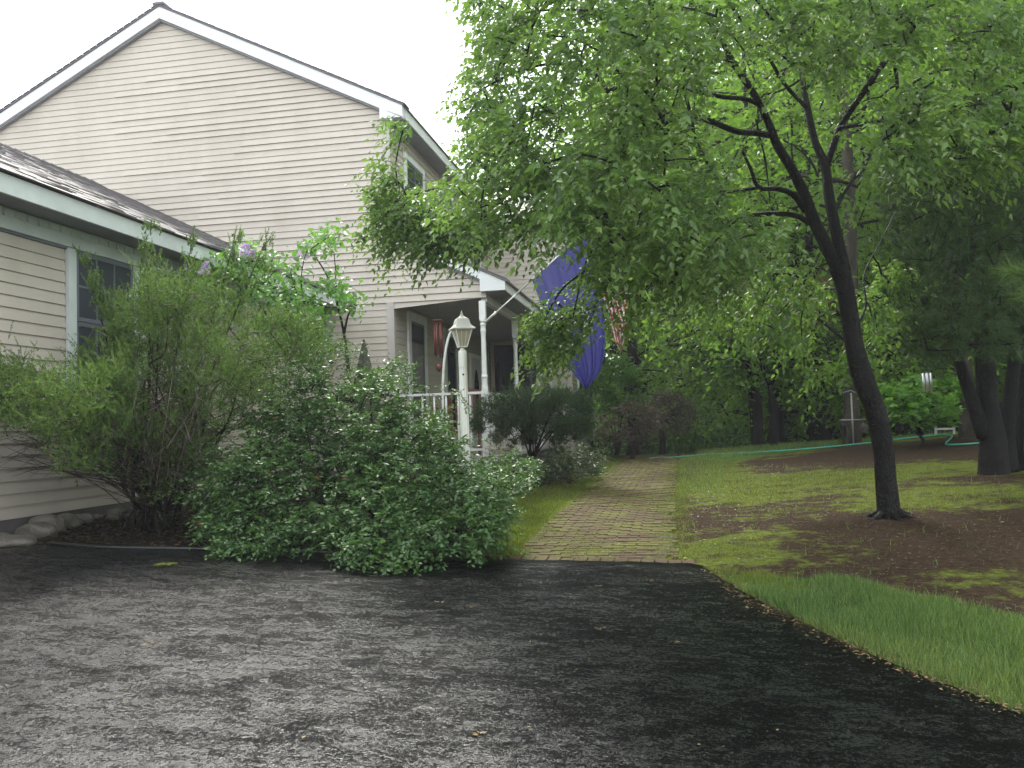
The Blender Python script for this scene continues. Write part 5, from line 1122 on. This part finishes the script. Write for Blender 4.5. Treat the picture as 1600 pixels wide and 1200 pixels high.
# bed: stones, edging, litter
def stone_mesh(seed, sx, sy, sz):
    st = np.random.default_rng(seed); nu, nv = 22, 14; V_ = []
    ks = st.normal(size=(6, 3)); ph_ = st.uniform(0, 6, 6)
    for i_ in range(nv+1):
        for j_ in range(nu):
            t, p_ = math.pi*i_/nv, 2*math.pi*j_/nu; d = np.array([math.sin(t)*math.cos(p_), math.sin(t)*math.sin(p_), math.cos(t)]); r_ = 1+sum(.06*math.sin(2.6*float(k_@d)+f_) for k_, f_ in zip(ks, ph_))+.03*math.sin(9*d[0]+seed)*math.sin(8*d[1]+seed)
            d2 = np.sign(d)*np.abs(d)**.85; V_.append(d2*r_*np.array([sx, sy, sz])*.5)
    F_ = [(i_*nu+j_, (i_+1)*nu+j_, (i_+1)*nu+(j_+1) % nu, i_*nu+(j_+1) % nu) for i_ in range(nv) for j_ in range(nu)]
    return mesh_np('stone', np.array(V_), [np.array(F_)], None, True)
st_l = [((57, 838), .32, .26, .15, 'largest grey oval field stone at the driveway edge'), ((8, 828), .34, .28, .2, 'yellowish rounded stone at the left edge of the photo'), ((68, 815), .2, .18, .12, 'tan stone leaning on the pile nearest the siding'), ((30, 822), .3, .24, .16, 'dark grey stone tucked between the yellowish and tan stones'),
 ((20, 852), .36, .26, .10, 'flat pale stone lying lowest at the driveway edge'), ((48, 824), .12, .1, .09, None), ((82, 822), .14, .12, .08, None), ((2, 845), .2, .2, .09, None), ((110, 822), .11, .1, .07, None), ((135, 806), .17, .14, .10, 'whitish stone alone under the siding right of the pile'), ((150, 812), .12, .1, .07, None), ((175, 812), .14, .1, .06, None), ((205, 808), .13, .1, .06, None), ((185, 800), .12, .1, .07, None), ((122, 812), .13, .1, .06, None), ((70, 828), .15, .12, .08, None)]
for k, (p_, sx, sy, sz, lab) in enumerate(st_l):
    c_ = gp(*p_); o = bpy.data.objects.new('stone', stone_mesh(100+k, sx, sy, sz)); o.data.materials.append(M['stone']); SC.collection.objects.link(o)
    x_ = max(c_[0], -5.93+sx/2); o.location = (x_, c_[1], float(H(x_, c_[1]))+sz*.28); o.rotation_euler.z = k*1.7; tag(o, lab or 'small mottled stone in the bed at the foot of the siding', 'stone', 'field stones along the garage wall')
ed = np.array([tuple(p) for p in ledge[1:]]+[tuple(edge[0])]); ed = smoothline(np.c_[ed, np.zeros(len(ed))], 8); ed[:, 1] += .035; ed[:, 2] = H(ed[:, 0], ed[:, 1])+.03
me_ = MB(); me_.tube(ed, .016, 6); lo = ed.copy(); n_e = len(ed); V_ = np.vstack([ed+np.array([0, .008, 0]), ed+np.array([0, .008, -.12])]); me_.add(V_, [(a, a+1, n_e+a+1, n_e+a) for a in range(n_e-1)])
tag(me_.build('lawn_edging', M['edging'], None, True), 'black plastic edging strip between the shrub bed and the driveway', 'edging')
def litter(name, label, poly, n_, s_, mat, zo=.012, wd=.6):
    xy = sample_poly(poly, n_)+RNG.normal(size=(n_, 2))*.03; P = np.c_[xy, H(xy[:, 0], xy[:, 1])+zo+RNG.random(n_)*.008]; a = RNG.uniform(0, 6.28, n_); D = np.c_[np.cos(a), np.sin(a), RNG.normal(size=n_)*.12]
    o = link(name, leafmesh(name, [leaves(P, D, s_*RNG.uniform(.4, 1.3, n_), wd, 'quad', None, nrm=unit(np.c_[RNG.normal(size=(n_, 2))*.25, np.ones(n_)]))]), M[mat], None, True); o['label'] = label; o['category'] = 'litter'; return o
bedp = [tuple(p) for p in ledge]+[tuple(edge[0]), (-1.5, 7.2), (-2.0, 8.4), (-2.4, 12), (-5.8, 12), (-5.8, 6.8)]
litter('bark_mulch', 'dark bark mulch and dead leaves under the shrubs', bedp, 9000, .05, 'old_wood' if False else 'leaf_brown')
drv = [gxy(*p) for p in ((0, 880), (600, 885), (1080, 895), (1250, 1000), (1590, 1145), (1590, 1190), (0, 1190))]
litter('driveway_litter', 'scattered pale specks and catkins on the wet driveway', drv, 420, .016, 'dead', .028, .5)
catk = [gxy(*p) for p in ((1090, 892), (1150, 915), (1330, 1005), (1600, 1112), (1600, 1135), (1320, 1028), (1150, 945))]
litter('edge_litter', 'brown catkins and dead leaves along the grass edge', catk[:4]+catk[4:], 1300, .024, 'dead', .03, .35)
yard = [gxy(*p) for p in ((1060, 880), (1060, 730), (1400, 720), (1600, 760), (1600, 960), (1200, 900))]
litter('yard_litter', 'scattered twigs and leaf bits on the bare soil and moss', yard, 9000, .03, 'leaf_brown', .008, .35)
litter('path_litter', 'small leaf bits and petals on the brick path', [tuple(p) for p in pathL]+[tuple(p) for p in pathR[::-1]], 1800, .022, 'leaf_brown', .022, .5)
litter('pale_litter', 'sparse pale petals and leaf bits on the lawn', yard, 260, .03, 'dead', .012, .5)
# single fallen leaves
for k, (a, b, s_, c_, lab) in enumerate(((930, 924, .085, 'dead', 'orange brown leaf cluster lying on the driveway below the path'), (1015, 914, .06, 'dead', 'faded leaf on the driveway just below the brick border'), (686, 949, .05, 'dead', 'yellow leaf on the driveway below the bush'), (731, 955, .07, 'dead', 'pale leaf to the right of the yellow leaf on the driveway'), (1051, 1011, .05, 'dead', 'small yellow leaf near the dark right side of the driveway'), (938, 990, .05, 'dead', 'brown leaf in the middle of the driveway'), (238, 1015, .06, 'dead', 'star shaped leaf on the left of the driveway'), (258, 889, .10, 'moss_blade', 'flat yellow green moss tuft on the driveway before the shrubs'), (750, 1158, .05, 'dead', 'rust coloured leaf near the bottom of the driveway'))):
    c0_ = gp(a, b); m_ = 7 if c_ == 'dead' else 90; an = RNG.uniform(0, 6.28, m_); rr_ = RNG.random(m_)*s_*.55; P = np.c_[c0_[0]+np.cos(an)*rr_, c0_[1]+np.sin(an)*rr_*.8, np.full(m_, c0_[2]+.027)]; P = P-c0_
    o = link('fallen_leaf' if c_ == 'dead' else 'moss_tuft', leafmesh('fallen_leaf', [leaves(P, np.c_[np.cos(an), np.sin(an), RNG.random(m_)*.3], s_*.5, .5, 'quad', nrm=unit(np.c_[RNG.normal(size=(m_, 2))*.3, np.ones(m_)]))]), M[c_]); o.location = c0_; tag(o, lab, 'leaf' if c_ == 'dead' else 'moss')

# grass and moss relief
def grass(name, label, xy, h, w, mat, lean=.5, zo=0.):
    o = link(name, leafmesh(name, [scatter_blades(xy, h, w, lean, 'tri', zo)]), M[mat], None, True); o['label'] = label; o['category'] = 'grass'
gq = [gxy(*p) for p in ((1150, 925), (1250, 915), (1300, 905), (1420, 930), (1620, 975), (1700, 1160), (1620, 1135), (1500, 1085), (1420, 1055), (1320, 1010), (1230, 965))]
g1 = sample_poly(gq, 72000); g1 = g1[fbm(g1[:, 0], g1[:, 1], 3.)+RNG.random(len(g1))*.3 > .52]; g1j = g1+RNG.normal(size=g1.shape)*.16+(fbm(g1[:, 0], g1[:, 1], 1.5)-.5)[:, None]*1.2; 
far_ = inpoly(g1j[:, 0], g1j[:, 1], [gxy(*p) for p in ((1150, 925), (1250, 915), (1300, 905), (1420, 930), (1620, 975), (1640, 1045), (1400, 975), (1250, 950))])
grass('grass', 'bright green grass strip along the right edge of the driveway', g1[~far_], .035+.075*fbm(g1[~far_, 0], g1[~far_, 1], 2.2)**1.5, .06, 'grass', .9)
grass('dark_grass', 'taller grass coloured as if in shade between the bright strip and the bare soil', g1[far_], .035+.10*fbm(g1[far_, 0], g1[far_, 1], 2.2)**1.5, .05, 'grass_dark', .9)
g2 = sample_poly([gxy(*p) for p in ((1095, 893), (1130, 890), (1240, 905), (1260, 930), (1200, 950), (1140, 922))], 3500); grass('sparse_grass', 'thin mixed grass at the corner of the driveway and path', g2, .05, .05, 'moss_blade', .8)
g3 = sample_poly([(.7, 17.2), (2.2, 18.2), (4.5, 18.8), (9, 19), (9, 21.5), (.5, 22), (.4, 18)], 26000); grass('crest_grass', 'short green grass on the crest at the end of the lawn', g3, .09, .06, 'grass', .8)
gl = sample_poly(gq, 1500); grass('tall_grass', 'scattered longer grass blades in the grass strip', gl, .11, .035, 'grass_dark', 1.0)
gd = sample_poly(gq, 1600); grass('dead_grass', 'straw coloured dead blades in the grass strip', gd, .05, .05, 'dead', 1.6)
def noise_keep(xy, f=1.2, thr=.5, sx=.8, sy=1.2): return xy[fbm(xy[:, 0]*sx, xy[:, 1]*sy, f)+RNG.normal(size=len(xy))*.05 > thr]
m1 = sample_poly([gxy(*p) for p in ((1062, 870), (1060, 730), (1250, 712), (1600, 770), (1600, 930), (1300, 880))], 60000); m1 = m1+RNG.normal(size=m1.shape)*.09; m1 = m1[zone_at(m1)+RNG.normal(size=len(m1))*.12 > .66]; grass('lawn_moss', 'patches of yellow green moss and thin grass on the shaded lawn', m1, .028, .22, 'moss_blade', 1.2)
m2 = sample_poly([gxy(*p) for p in ((812, 868), (865, 800), (905, 770), (950, 735), (970, 720), (940, 712), (890, 745), (820, 770), (760, 800), (740, 850), (745, 868))], 42000); grass('bed_moss', 'green moss and low weeds between the shrubs and the brick path', m2, .035, .2, 'moss_blade', 1.2)
L_, R_ = np.array(pathL), np.array(pathR)
m3 = sample_poly([tuple(p-np.array([.1, 0])) for p in L_]+[tuple(p+np.array([.12, 0])) for p in R_[::-1]], 60000); d_ = np.minimum(np.abs(m3[:, 0]-np.interp(m3[:, 1], L_[:, 1], L_[:, 0])), np.abs(m3[:, 0]-np.interp(m3[:, 1], R_[:, 1], R_[:, 0])))
k_ = (fbm(m3[:, 0], m3[:, 1], 1.6)+.35*np.exp(-d_/.12)+RNG.normal(size=len(m3))*.05) > .56; m3 = m3[k_]; m3[:, 0] += RNG.normal(size=len(m3))*.05; grass('path_moss', 'yellow green moss creeping over the bricks of the path', m3, .022, .25, 'moss_blade', 1.3, .012)
g5 = sample_poly([gxy(*p) for p in ((1060, 780), (1130, 760), (1130, 715), (1062, 712))], 9000); grass('verge_grass', 'green grass verge on the right of the far path', g5, .06, .06, 'grass', .7)
wd_ = sample_poly(yard, 500); grass('weeds', 'stray weeds standing in the bare soil', wd_, .09, .08, 'grass_dark', .7)
print('objects', len(bpy.data.objects), 'tris', sum(len(o.data.polygons) for o in SC.objects if o.type == 'MESH'))

# haze volume, added to stand in for lens veil and lighten the woods
hm = bpy.data.materials.new('veil_haze'); hm.use_nodes = True; ht_ = hm.node_tree; ht_.nodes.clear(); ho = ht_.nodes.new('ShaderNodeOutputMaterial'); hv = ht_.nodes.new('ShaderNodeVolumePrincipled')
hv.inputs['Color'].default_value = (.93, .96, 1, 1); hv.inputs['Density'].default_value = .0012; hv.inputs['Anisotropy'].default_value = .3; ht_.links.new(hv.outputs[0], ho.inputs['Volume'])
hz = box('haze', (-165, -50, -9), (205, 265, 32), hm); hz['kind'] = 'stuff'; hz['label'] = 'thin haze in the air, added in place of lens veil'; hz['category'] = 'haze'
